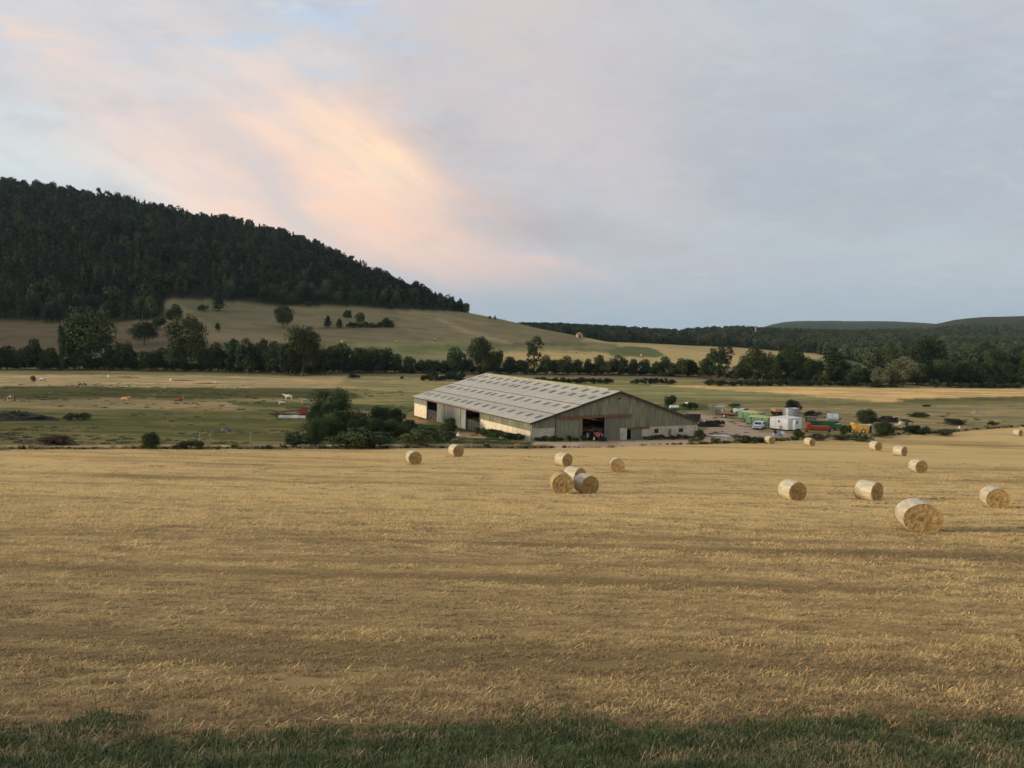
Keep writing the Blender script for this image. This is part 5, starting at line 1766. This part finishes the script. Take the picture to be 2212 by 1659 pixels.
def green_trailer(q, yaw, L, W, H, label, seed):
    e, D = place(q, yaw, 'grain_trailer', label, 'trailer', 'green trailers loaded with straw')
    b = MB()
    b.prism([(0, .7), (W, .7), (W + .15, .7 + H), (-.15, .7 + H)], 0, L, Matrix.Translation((0, 0, 0)))
    b.build('body', M_GREEN, e)
    for k in range(5):
        y_ = L * k / 4
        MB().add([(-.02, y_ - .06, .7), (-.02, y_ + .06, .7), (-.24, y_ + .06, .7 + H), (-.24, y_ - .06, .7 + H), (W + .02, y_ - .06, .7), (W + .02, y_ + .06, .7), (W + .24, y_ + .06, .7 + H), (W + .24, y_ - .06, .7 + H)],
                 [(0, 1, 2, 3), (7, 6, 5, 4)]).build('rib', M_GREEND if k % 2 else M_GREEN, e)
    for s_ in (0.28, .62):
        MB().add([(W * s_ - .05, -.03, .72), (W * s_ + .05, -.03, .72), (W * s_ + .26, -.03, .7 + H), (W * s_ + .14, -.03, .7 + H)], [(0, 1, 2, 3)]).build('brace', M_GREEND, e)
    g = np.random.default_rng(seed)
    nx2, ny2 = 8, 12
    vs = []
    for j in range(ny2 + 1):
        for i in range(nx2 + 1):
            fx, fy = i / nx2, j / ny2
            z_ = .7 + H - .05 + .45 * math.sin(math.pi * fx) ** .7 * math.sin(math.pi * fy) ** .5 + g.normal() * .04
            vs.append((-.12 + fx * (W + .24), fy * L, z_))
    fs = [(j * (nx2 + 1) + i, j * (nx2 + 1) + i + 1, (j + 1) * (nx2 + 1) + i + 1, (j + 1) * (nx2 + 1) + i) for j in range(ny2) for i in range(nx2)]
    MB().add(vs, fs).build('straw_load', M_LOAD, e, smooth=True)
    MB().box(.3, W - .3, .1, L, .52, .7).box(W / 2 - .06, W / 2 + .06, -1.6, .1, .5, .62).build('chassis', M_DARK, e)
    for s_ in (.25, W - .25):
        wheel(e, (s_, L * .62, .42), .42, .28, M_STEEL)
    return e


green_trailer(S3(1085, 560), R(48), 4.6, 2.7, 1.35, 'pale green trailer heaped with straw, behind the white car', 3)
green_trailer(S3(1275, 672), R(52), 4.4, 2.5, 1.35, 'pale green ribbed trailer with a straw load, between the car and the white cabin', 4)

# open corrugated silo
e, D = place(S3(1755, 440), 0, 'silo', 'open grey corrugated steel silo ring with a bush behind it', 'silo')
b = MB(); vs = []; n, r = 48, 1.72
for k in range(13):
    for i in range(n):
        t = 2 * math.pi * i / n; q = r + (.03 if k % 2 else 0)
        vs.append((q * math.cos(t), q * math.sin(t), -.1 + 2.25 * k / 12))
for i in range(n):
    t = 2 * math.pi * i / n
    vs.append(((r - .06) * math.cos(t), (r - .06) * math.sin(t), 2.15))
for i in range(n):
    t = 2 * math.pi * i / n
    vs.append(((r - .06) * math.cos(t), (r - .06) * math.sin(t), -.1))
b.add(vs, [(k * n + i, k * n + (i + 1) % n, (k + 1) * n + (i + 1) % n, (k + 1) * n + i) for k in range(14) for i in range(n)])
b.build('wall', M_STEEL, e)
for t in range(8):
    a = 2 * math.pi * t / 8 + .2
    MB().box(r + .02, r + .08, -.04, .04, -.1, 2.16, Matrix.Rotation(a, 4, 'Z')).build('stiffener', M_STEEL, e)

# galvanised tank lying on its side, rusty open end
e, D = place(S4(640, 512), R(-14), 'lying_tank', 'galvanised round tank lying on its side with a rusty open end', 'tank')
for k in range(2):
    x0 = -1.25 + k * 1.05
    MB().tube((x0, 0, 1.0), (x0 + 1.03, 0, 1.0), 1.0, n=36, cap=(k == 0)).build('shell', M_STEEL2, e, smooth=False)
    MB().tube((x0 + 1.0, 0, 1.0), (x0 + 1.07, 0, 1.0), 1.04, n=36, cap=False).build('band', M_STEEL, e)
MB().tube((.85, 0, 1.0), (1.0, 0, 1.0), 1.0, 1.0, n=36, cap=False).build('rim', M_STEEL2, e)
MB().tube((.82, 0, 1.0), (.84, 0, 1.0), .97, n=36).build('rusty_bottom', M_BROWN, e)
for a in (.3, 1.4, 2.5, 3.6, 4.7, 5.8):
    MB().tube((.9, math.cos(a) * .95, 1 + math.sin(a) * .95), (1.75, .0, 1.05), .05, n=5).build('cone_strut', M_STEEL2 if a < 3 else M_RUST, e)
for s in (-.7, .5): MB().box(s - .1, s + .1, -.8, .8, -.05, .12).build('support', M_DARK, e)

# red seed drill and green one behind it
e, D = place(S4(345, 700), R(4), 'seed_drill', 'orange red seed drill with a long hopper in the scrub', 'farm machine')
MB().prism([(-.35, .55), (.35, .55), (.5, 1.25), (-.5, 1.25)], -1.6, 2.1, Matrix.Rotation(R(-90), 4, 'Z')).build('hopper', M_RED, e)
MB().prism([(-.3, .5), (.45, .5), (.55, 1.75), (.1, 1.85), (-.3, 1.3)], -2.3, -1.62, Matrix.Rotation(R(-90), 4, 'Z')).build('drive_housing', M_RED, e)
MB().box(-2.1, 2.1, -.1, .1, .38, .5).build('frame', M_DARK, e)
for k in range(12): MB().tube((-1.9 + k * .34, -.15, .5), (-1.9 + k * .34, .1, .02), .03, n=5).build('coulter', M_DARK, e)
for s in (-2.25, 2.25): wheel(e, (s, 0, .42), .42, .2, M_RED)
e, D = place(S4(420, 655), R(-6), 'seed_drill', 'dark green seed drill standing behind the orange red one', 'farm machine')
MB().prism([(-.5, .6), (.5, .6), (.65, 1.75), (-.65, 1.75)], -2.4, 2.3, Matrix.Rotation(R(-90), 4, 'Z')).build('hopper', M_GREEND, e)
MB().box(2.3, 3.7, -.6, .6, .3, 1.25).build('gearbox_cover', M_GREEND, e)
MB().box(-2.3, 3.6, -.1, .1, .3, .5).build('frame', M_DARK, e)
for s in (-2.5, 2.5): wheel(e, (s, -.1, .48), .48, .22, M_GREEND)
MB().box(-2.4, 2.3, -.67, .67, 1.76, 1.82).build('lid', mat('green_lid', (.05, .17, .075), (.04, .12, .055), 1), e)

# wooden slatted crate trailer
e, D = place(S4(212, 525), R(4), 'wooden_crate', 'grey slatted wooden crate standing behind the red seed drill', 'crate')
for k in range(7): MB().box(-.98, .98, -.6, -.56, .25 + k * .155, .38 + k * .155).build('slat', M_WOOD, e)
for s in (-1.0, -.02, .96): MB().box(s, s + .06, -.64, -.6, .1, 1.38).build('post', M_STONE, e)
MB().box(-.96, .96, -.55, .7, .2, 1.3).build('panel', M_DARK, e)
MB().box(-1.02, 1.02, -.64, .72, 1.38, 1.42).build('top', M_WOOD, e)

# yellow machine
e, D = place(S4(1175, 712), R(-4), 'baler', 'old yellow orange baler with an arched body and grey top', 'farm machine')
MX = Matrix.Rotation(0, 4, 'Z')
b = MB()
b.prism([(-1.75, .75), (-1.35, .55), (-.95, .5), (-.7, .15), (-.35, .12), (-.2, .62), (.0, .82), (.45, .82), (.62, .55), (.68, .05), (1.05, .02), (1.2, .6), (1.3, 1.55), (.4, 1.62), (-1.1, 1.78), (-1.55, 1.95), (-1.8, 1.7)], -.9, .9)
b.build('body', M_YEL, e)
MB().prism([(-.3, 1.7), (1.3, 1.62), (1.85, 1.72), (1.8, 1.55), (1.32, 1.5), (-.3, 1.62)], -.85, .85).build('top_cover', M_STEEL2, e)
MB().box(1.22, 1.75, -.7, .7, .15, 1.5).build('pickup', M_DARK, e)
for s in (1.3, 1.75): MB().box(s, s + .07, -.86, .8, .1, 1.62).build('frame', M_STEEL, e)
MB().box(-1.1, -.95, -.93, -.9, .5, 1.65).box(.62, .74, -.94, -.9, .5, 1.55).build('rib', M_YEL, e)
MB().box(-1.65, -1.2, -.96, -.9, .9, 1.5).box(-.75, -.1, -.95, -.9, 1.1, 1.35).build('side_panel', mat('pale_yellow_paint', (.85, .60, .18), (.75, .5, .12), 2), e)
for s in (-.72, .72): wheel(e, (.22, s, .40), .40, .24, M_WHITE, axis='y')
wheel(e, (-1.2, -.75, .3), .3, .2, M_YEL, axis='y')
MB().tube((-1.5, -.3, 1.85), (-1.0, -.3, 2.1), .07, n=6).tube((-1.0, -.3, 2.1), (-.8, -.3, 1.75), .06, n=6).build('exhaust', M_RUST, e)
# drum beside it
e, D = place(S4(920, 700), 0, 'spool', 'dark green cable spool left of the yellow baler', 'spool')
MB().tube((-.35, 0, .72), (.35, 0, .72), .5, n=20).build('drum', M_GREEND, e)
for s in (-.4, .4): MB().tube((s - .04, 0, .72), (s + .04, 0, .72), .74, n=24).build('flange', M_DARK, e)

# sand pile, junk
def heap(name, q, rx, ry, h, m, label, cat, seed, spiky=.12):
    p = at(*q)
    g = np.random.default_rng(seed)
    n1, n2 = 26, 9
    vs = []
    for j in range(n2 + 1):
        f = j / n2
        for i in range(n1):
            t = 2 * math.pi * i / n1
            k = 1 - f
            nn = 1 + g.normal() * spiky
            vs.append((rx * k * math.cos(t) * nn * (1 + .2 * math.sin(3 * t + seed)), ry * k * math.sin(t) * nn, h * (1 - k * k) * (1 + g.normal() * spiky) - .08))
    fs = [(j * n1 + i, j * n1 + (i + 1) % n1, (j + 1) * n1 + (i + 1) % n1, (j + 1) * n1 + i) for j in range(n2) for i in range(n1)]
    o = MB().add(vs, fs).build(name, m)
    o.location = p
    return tag(o, label, cat)


heap('sand_pile', S4(757, 602), .75, .6, .95, M_SAND, 'small pale sand pile right of the green seed drill', 'heap', 1, .04)
heap('manure_heap', Z3(150, 558), 6.8, 3.0, 1.35, M_SOIL, 'dark manure heap at the far left of the pasture', 'heap', 2)
heap('manure_heap', Z3(-180, 556), 6.0, 3.0, 1.5, M_SOIL, 'dark manure heap cut off by the left picture edge', 'heap', 12)
heap('rubble_heap', S3(60, 628), 2.6, 1.2, 1.0, M_SOIL, 'dark heap of brushwood and rubble behind the right barn corner', 'heap', 3, .2)
heap('earth_mound', Z3(460, 772), 3.4, 1.6, .9, mat('brown_mound', (.085, .066, .038), (.06, .05, .03), 2), 'brownish mound in the lower left pasture', 'heap', 4)
heap('rubble_heap', S3(840, 372), 2.4, 1.2, 1.2, M_BLACKF, 'black film-covered heap beside the mint green silage bales', 'heap', 5)
heap('rubble_heap', S4(1690, 500), 3.4, 1.2, 1.15, M_SOIL, 'dark heap behind the bush right of the yellow baler', 'heap', 6, .2)
heap('tarp_heap', S3(1430, 795), .55, .5, .85, M_BLACKF, 'small dark junk pile in front of the white cabin', 'heap', 7, .15)
heap('tarp_heap', S3(1505, 822), .75, .5, .8, M_STEEL, 'bluish grey tarpaulin bundle in front of the white cabin', 'heap', 8, .08)
heap('feed_sack', S3(1580, 802), .6, .4, .75, M_CREAM, 'cream full sack in front of the white cabin', 'sack', 9, .06)
heap('feed_sack', S3(1395, 806), .35, .3, .5, M_CREAM, 'small pale sack left of the dark junk pile', 'sack', 10, .06)
heap('stone_heap', Z3(1965, 668), 1.0, .6, .8, mat('grey_stone', (.22,.21,.18), (.13,.125,.105), 3), 'heap of pale stones in the pasture left of the big bush', 'heap', 11, .2)
heap('stone_heap', (990, 941), .4, .35, .5, M_CREAM, 'white bucket-sized stone at the stable opening', 'stone', 13, .1)
heap('stone_heap', src(1600 + 1215 / 4.022, 1450 + 1055 / 4.022), .7, .4, .6, M_STONE, 'pale rubble in the weeds below the long wall', 'stone', 14, .2)
heap('stone_heap', src(1600 + 1550 / 4.022, 1450 + 1110 / 4.022), .9, .4, .7, M_STONE, 'pale rubble further right in the weeds below the long wall', 'stone', 15, .2)
heap('tarp_heap', src(2100 + 1915 / 3.16, 1500 + 284 / 3.16), 1.4, .7, .5, M_CREAM, 'cream sheet lying in the grass right of the round tree', 'sheet', 16, .1)
heap('tarp_heap', S5(1152, 565), .28, .28, .5, M_WHITE, 'small white block alone in the right pasture', 'block', 17, .03)
heap('tarp_heap', S5(1510, 348), 1.8, .4, .3, M_STONE, 'tangle of whitish sheets lying in the right pasture', 'sheet', 18, .3)
heap('tarp_heap', S5(1410, 330), .7, .4, .9, M_STONE, 'grey hump left of the whitish sheets', 'heap', 19, .2)
for i, (zx, zy, lab) in enumerate([(945, 187, 'left'), (1487, 218, 'middle'), (1873, 243, 'right')]):
    heap('mineral_feeder', Z3(zx, zy), .45, .4, .8, M_CREAM, f'{lab} one of three small white feeders in the dry strip', 'feeder', 30 + i, .1)
for i, (q, lab) in enumerate([(Z3(1110, 190), 'first'), (Z3(1600, 220), 'second'), (Z3(1810, 245), 'third')]):
    heap('low_brown_mound', q, 5.0, .8, .28, M_BROWN, f'{lab} low brown patch behind a white feeder', 'mound', 40 + i, .2)  # long low brown mounds laid close to the white feeders

# round silage bales in film
for i, (zx, zy, m, lab) in enumerate([(618, 357, M_MINT, 'mint green film-wrapped bale left of the black heap'), (695, 366, M_MINT, 'mint green film-wrapped bale next to the flatbed'), (742, 372, M_MINT, 'mint green film-wrapped bale touching the black heap'),
                                      (775, 352, M_MINT, 'upper mint green wrapped bale on the black heap side'), (868, 388, M_MINT, 'small mint green bale at the corner of the green trailer'), (545, 337, M_BLACKF, 'small black wrapped bale behind the flatbed')]):
    p = at(*S3(zx, zy))
    rr_ = .6 if i < 4 else .4
    b = MB(); b.tube((-rr_ * .95, 0, rr_), (-rr_ * .8, 0, rr_), rr_ * .82, rr_, 20, False).tube((-rr_ * .8, 0, rr_), (rr_ * .8, 0, rr_), rr_, rr_, 20, False).tube((rr_ * .8, 0, rr_), (rr_ * .95, 0, rr_), rr_, rr_ * .82, 20)
    b.tube((-rr_ * .96, 0, rr_), (-rr_ * .95, 0, rr_), rr_ * .1, rr_ * .82, 20)
    o = b.build('silage_bale', m, smooth=True); o.location = p; o.rotation_euler = (0, 0, random.uniform(0, 2))
    tag(o, lab, 'silage bale', 'film-wrapped silage bales')

# rusty flatbed trailer
e, D = place(S3(640, 455), R(-24), 'flatbed_trailer', 'long rusty flatbed trailer behind the green trailers', 'trailer')
MB().box(-3.6, 3.2, -.95, .95, .78, .90).build('deck', M_RUST, e)
for s in (-.5, .5): MB().box(-3.6, 3.2, s - .06, s + .06, .58, .78).build('beam', M_RUST, e)
for x_ in (-2.7, 1.2, 2.1):
    for s in (-.8, .8): wheel(e, (x_, s, .40), .40, .22, M_WHITE if x_ < 0 else M_DARK, axis='y')
MB().box(-1.8, -.6, -.9, .9, .4, .6).build('tool_box', M_DARK, e)

# orange trailers behind the silo
e, D = place(S3(1500, 405), R(3), 'tipping_trailer', 'faded orange tipping trailer half hidden behind the silo', 'trailer')
for x0, x1 in ((-1.25, -.1), (-.05, 1.3)):
    MB().prism([(x0 + .12, 1.0), (x1, 1.0), (x1, 1.75), (x0, 1.75)], -1.2, 1.2).build('body', M_ORG, e)
MB().box(-1.4, 1.2, -1.0, 1.0, .7, 1.0).box(-1.9, -1.25, -.2, .2, .7, .85).build('chassis', M_DARK, e)
for x_ in (-.8, .7):
    for s in (-.9, .9): wheel(e, (x_, s, .45), .45, .26, M_RUST, axis='y')

# beige board and grey frame machine
e, D = place(S3(170, 345), R(8), 'board_wall', 'beige upright board panel leaning beside the grey machine frame', 'panel')
MB().box(-.78, .78, -.04, .04, .3, 1.95).build('board', mat('beige_board', (.36, .31, .22), (.28, .24, .17), 2), e)
for s in (-.6, .5): MB().box(s, s + .1, .05, .15, -.1, 1.8).build('post', M_WOOD, e)
e, D = place(S3(280, 378), R(-10), 'weighing_crate', 'grey metal cattle crate with a white post in front', 'farm machine')
MB().box(-1.1, 1.15, -.6, .6, 1.75, 1.88).build('top', M_STEEL2, e)
for x_ in (-1.05, 0.15, 1.05):
    MB().box(x_ - .04, x_ + .04, -.6, -.52, .0, 1.75).box(x_ - .04, x_ + .04, .52, .6, .0, 1.75).build('post', M_STEEL, e)
for z_ in (.5, .9, 1.3): MB().tube((-1.05, -.56, z_), (1.05, -.56, z_), .03, n=6).tube((-1.05, .56, z_), (1.05, .56, z_), .03, n=6).build('rail', M_STEEL, e)
MB().box(-1.0, 0, -.5, .5, .15, 1.2).build('panel', mat('brown_sheet', (.22, .17, .13), (.16, .12, .09), 2), e)
MB().box(.5, .62, -.72, -.62, .0, 1.35).build('marker_post', M_WHITE, e)

# white water bowser near the round tree
e, D = place(src(2100 + 1750 / 3.16, 1500 + 372 / 3.16), R(8), 'water_bowser', 'small white water tank on wheels beside the round dark tree', 'tank')
MB().tube((-1.0, 0, .95), (1.0, 0, .95), .42, n=22).tube((-1.12, 0, .95), (-1.0, 0, .95), .28, .42, 22).tube((1.0, 0, .95), (1.12, 0, .95), .42, .28, 22).build('tank', M_WHITE, e, smooth=False)
MB().tube((.1, 0, 1.35), (.1, 0, 1.55), .12, n=10).build('filler_cap', M_STEEL, e)
MB().box(-1.1, 1.5, -.4, .4, .42, .54).build('chassis', M_DARK, e)
for s in (-.5, .5): wheel(e, (.5, s, .36), .36, .18, M_STEEL, axis='y')
# dark container behind the right barn corner
e, D = place(src(2100 + 1985 / 3.16, 1500 + 482 / 3.16), R(20), 'metal_container', 'dark grey low metal container behind the right end of the barn', 'container')
MB().box(-1.4, 1.4, -.8, .8, .05, 1.15).build('body', mat('dark_grey_paint', (.07, .075, .07), (.05, .05, .05), 2), e)
MB().box(-1.45, 1.45, -.85, .85, 1.15, 1.22).build('lid', M_DARK, e)
for k in range(5): MB().box(-1.2 + k * .6, -1.14 + k * .6, -.84, -.8, .1, 1.12).build('rib', M_DARK, e)

# ruined shelter and pale machine right of the bushes
e, D = place(S4(2040, 650), R(6), 'field_shelter', 'tumbledown dark roofed field shelter on thin posts', 'shelter')
MB().add([(-1.1, -.9, 1.75), (1.15, -.9, 1.55), (1.0, .9, 1.95), (-1.0, .9, 2.1), (-1.1, -.9, 1.83), (1.15, -.9, 1.63), (1.0, .9, 2.03), (-1.0, .9, 2.18)],
         [(3, 2, 1, 0), (4, 5, 6, 7), (0, 1, 5, 4), (1, 2, 6, 5), (2, 3, 7, 6), (3, 0, 4, 7)]).build('roof', M_DARK, e)
for (x_, y_) in ((-.95, -.8), (.95, -.8), (.9, .8), (-.9, .8), (.1, -.8)): MB().box(x_ - .05, x_ + .05, y_ - .05, y_ + .05, -.1, 1.72).build('post', M_WOOD, e)
for k in range(4): MB().box(-.9, .9, .72, .76, .1 + k * .35, .4 + k * .35).build('board', M_BROWN, e)
e, D = place(S4(1895, 655), R(10), 'fodder_wagon', 'cream coloured broken fodder wagon between the bush and the shelter', 'farm machine')
MB().prism([(-1.2, .45), (1.1, .45), (1.3, 1.0), (.5, 1.25), (-.4, 1.1), (-1.3, .85)], -.6, .6).build('body', mat('lichen_cream', (.52, .48, .30), (.36, .33, .20), 2.5), e)
MB().prism([(.2, 1.2), (1.0, 1.1), (1.15, 1.65), (.5, 1.7)], -.5, .5).build('hood', mat('lichen_cream', (.5, .5, .3)), e)
for x_ in (-.7, .8):
    for s in (-.55, .55): wheel(e, (x_, s, .36), .36, .18, M_RUST, axis='y')
# red boom implement at the left of the big bush, sheets below it
e, D = place(Z4(690, 668), R(5), 'loader_wagon', 'rusty red elevator boom propped up left of the largest bush', 'farm machine')
MB().add([(-3.4, -.15, .75), (2.0, -.15, 1.35), (2.0, -.15, 1.62), (-3.4, -.15, .95), (-3.4, .15, .75), (2.0, .15, 1.35), (2.0, .15, 1.62), (-3.4, .15, .95)],
         [(0, 1, 2, 3), (7, 6, 5, 4), (0, 4, 5, 1), (3, 2, 6, 7), (0, 3, 7, 4), (1, 5, 6, 2)]).build('boom', mat('dull_red_paint', (.26, .045, .03), (.17, .035, .025), 2), e)
MB().prism([(1.6, .6), (3.0, .5), (3.0, 1.95), (2.2, 2.1), (1.5, 1.4)], -.5, .5).build('hopper', mat('dull_red_paint', (.26, .04, .03)), e)
MB().box(-3.3, 3.0, -.1, .1, .42, .52).build('frame', M_DARK, e)
for x_ in (-2.9, 2.4):
    for s in (-.5, .5): wheel(e, (x_, s, .35), .35, .18, M_RUST, axis='y')
e, D = place(Z4(695, 676), R(3), 'sheet_stack', 'low stack of pale blue and white sheets under the red boom', 'sheets')
MB().box(-2.6, .1, -.5, .3, .0, .42).build('sheet', M_TEAL, e)
MB().box(.12, 1.1, -.5, .3, .0, .5).build('sheet', M_CREAM, e)
MB().box(1.12, 2.6, -.55, .35, .0, .40).build('sheet', mat('white_sheet', (.62, .68, .68), (.5, .58, .6), 1), e)

# puddle in the yard
def flat_patch(name, q, rx, ry, m, label, lift=.02, seed=3):
    p = at(*q)
    g = np.random.default_rng(seed)
    n = 40
    ks = [1 + .22 * math.sin(3 * 2 * math.pi * i / n + seed) + .12 * math.sin(7 * 2 * math.pi * i / n) + g.normal() * .03 for i in range(n)]
    zr = max(gz(p[0] + rx * .8 * math.cos(2 * math.pi * i / n), p[1] + ry * .8 * math.sin(2 * math.pi * i / n)) for i in range(n))
    vs = [(rx * k * math.cos(2 * math.pi * i / n), ry * k * math.sin(2 * math.pi * i / n), 0) for i, k in enumerate(ks)]
    o = MB().add(vs, [tuple(range(n))]).build(name, m)
    o.location = (p[0], p[1], zr + lift)
    return tag(o, label, None, None, 'structure')


mw = mat('puddle_water', (.10, .07, .055), (.07, .05, .04), .5, rough=.06, spec=.8)
flat_patch('damp_earth', S3(330, 815), 3.3, 3.3, mat('damp_red_earth', (.22, .115, .075), (.16, .085, .06), .6), 'dark damp reddish earth around the puddle', .015)
flat_patch('puddle', S3(310, 820), 1.9, 1.7, mw, 'muddy puddle reflecting the sky in the yard', .03, 5)

# fence posts
for (q, h, tilt, lab) in [(Z3(1737, 745), 1.25, .05, 'white post at the track left of the big bush, leftmost of two'), (Z3(1831, 710), 1.1, 0, 'short pale post in the pasture behind the two track posts'),
                          (Z3(2178, 758), 1.4, .08, 'white post at the track just left of the big bush'), (Z4(2008, 948), 2.0, .38, 'slanting white pole in the grass above the second bale'),
                          (Z4(820, 316), 1.4, 0, 'white fence post behind the largest bush, left'), (Z4(1079, 346), 1.4, 0, 'white fence post above the largest bush, right'),
                          (Z4(660, 286), 1.4, 0, 'pale fence post in the fence line before the hedgerow, third from the right'), (Z4(488, 262), 1.4, 0, 'pale fence post in the fence line before the hedgerow, fourth from the right'),
                          (Z4(341, 246), 1.4, 0, 'pale fence post in the fence line before the hedgerow, fifth from the right'), (Z4(203, 228), 1.6, 0, 'pale fence post in the fence line before the hedgerow, sixth from the right'),
                          (Z4(1078, 246), 1.5, 0, 'pale post standing beside the hedgerow above the largest bush'), (Z3(2152, 182), 1.4, 0, 'pale fence post where the dry strip meets the hedgerow'),
                          (src(1600 + 1025 / 4.022, 1450 + 1272 / 4.022), .75, .1, 'short white post at the field edge right of the second bale'), (S3(1265, 770), 1.9, 0, 'thin grey post standing left of the white cabin')]:
    p = at(*q)
    o = MB().tube((0, 0, -.1), (math.sin(tilt) * h, 0, math.cos(tilt) * h), .045, .035, 7).build('fence_post', M_STONE)
    o.location = p; tag(o, lab, 'post')
# poles on the hill and the far buildings
for (q, h, lab) in [(src(950 + 1060 / 2.011, 950 + 812 / 2.011), 8, 'thin electricity pole on the hill meadow, left of three'), (src(950 + 1630 / 2.011, 950 + 705 / 2.011), 7, 'thin electricity pole on the upper hill meadow, middle of three'),
                    (src(950 + 2082 / 2.011, 950 + 700 / 2.011), 7, 'thin electricity pole near the meadow crest, right of three')]:
    e = empty('electricity_pole', at(*q), 0, lab, 'pole')
    MB().tube((0, 0, -.2), (0, 0, h), .13, .09, 7).build('pole', M_WOOD, e)
    MB().box(-.7, .7, -.05, .05, h - .5, h - .38).build('crossarm', M_WOOD, e)
e = empty('field_hut', at(*src(2000 + 566 / 2.011, 1200 + 262 / 2.011)), R(12), 'tiny pinkish hut on the edge of the far meadow', 'hut')
MB().box(-1.9, 1.9, -1.5, 1.5, -.3, 2.3).build('wall', mat('pink_plaster', (.55, .40, .33), (.45, .32, .26), 1), e)
MB().prism([(-2.2, 2.3), (2.2, 2.3), (0, 3.7)], -1.7, 1.7).build('roof', mat('clay_tiles', (.42, .25, .17), (.32, .18, .12), 1), e)
MB().box(-.5, .5, -1.53, -1.5, -.3, 1.7).build('door', M_DARK, e)
tx, ty, tz_ = atd(src(2972, 1300)[0], 1020)
e = empty('water_tower', (tx, ty, tz_), 0, 'pinkish tower poking out of the far wood on the skyline', 'tower')
MB().tube((0, 0, 0), (0, 0, 13), 1.1, .9, 14).build('shaft', mat('pink_plaster', (.55, .4, .33)), e)
MB().tube((0, 0, 13), (0, 0, 14.5), 1.4, 1.4, 14).build('tank', mat('pink_plaster', (.55, .4, .33)), e)
tx, ty, tz_ = atd(src(3113, 1266)[0], 5400)
e = empty('radio_mast', (tx, ty, tz_), 0, 'tiny pale mast on the top of the distant blue hill', 'mast')
MB().tube((0, 0, -5), (0, 0, 42), 3.0, 1.2, 8).build('mast', M_WHITE, e)
MB().tube((0, 0, 20), (0, 0, 23), 5.5, 5.5, 10).build('platform', M_WHITE, e)

# ------------------------------------------------------------------ air
hz = MB().box(-9500, 9500, -60, 12500, -420, 420).build('haze', bpy.data.materials.new('haze_air'))
hm = hz.data.materials[0]; hm.use_nodes = True
hm.node_tree.nodes.clear()
pv_ = hm.node_tree.nodes.new('ShaderNodeVolumePrincipled')
pv_.inputs['Color'].default_value = (0.60, 0.80, 1.0, 1)
pv_.inputs['Density'].default_value = 0.000042
pv_.inputs['Anisotropy'].default_value = 0.0
ho = hm.node_tree.nodes.new('ShaderNodeOutputMaterial')
hm.node_tree.links.new(pv_.outputs[0], ho.inputs['Volume'])
tag(hz, 'thin bluish air over the whole valley', None, None, 'stuff')
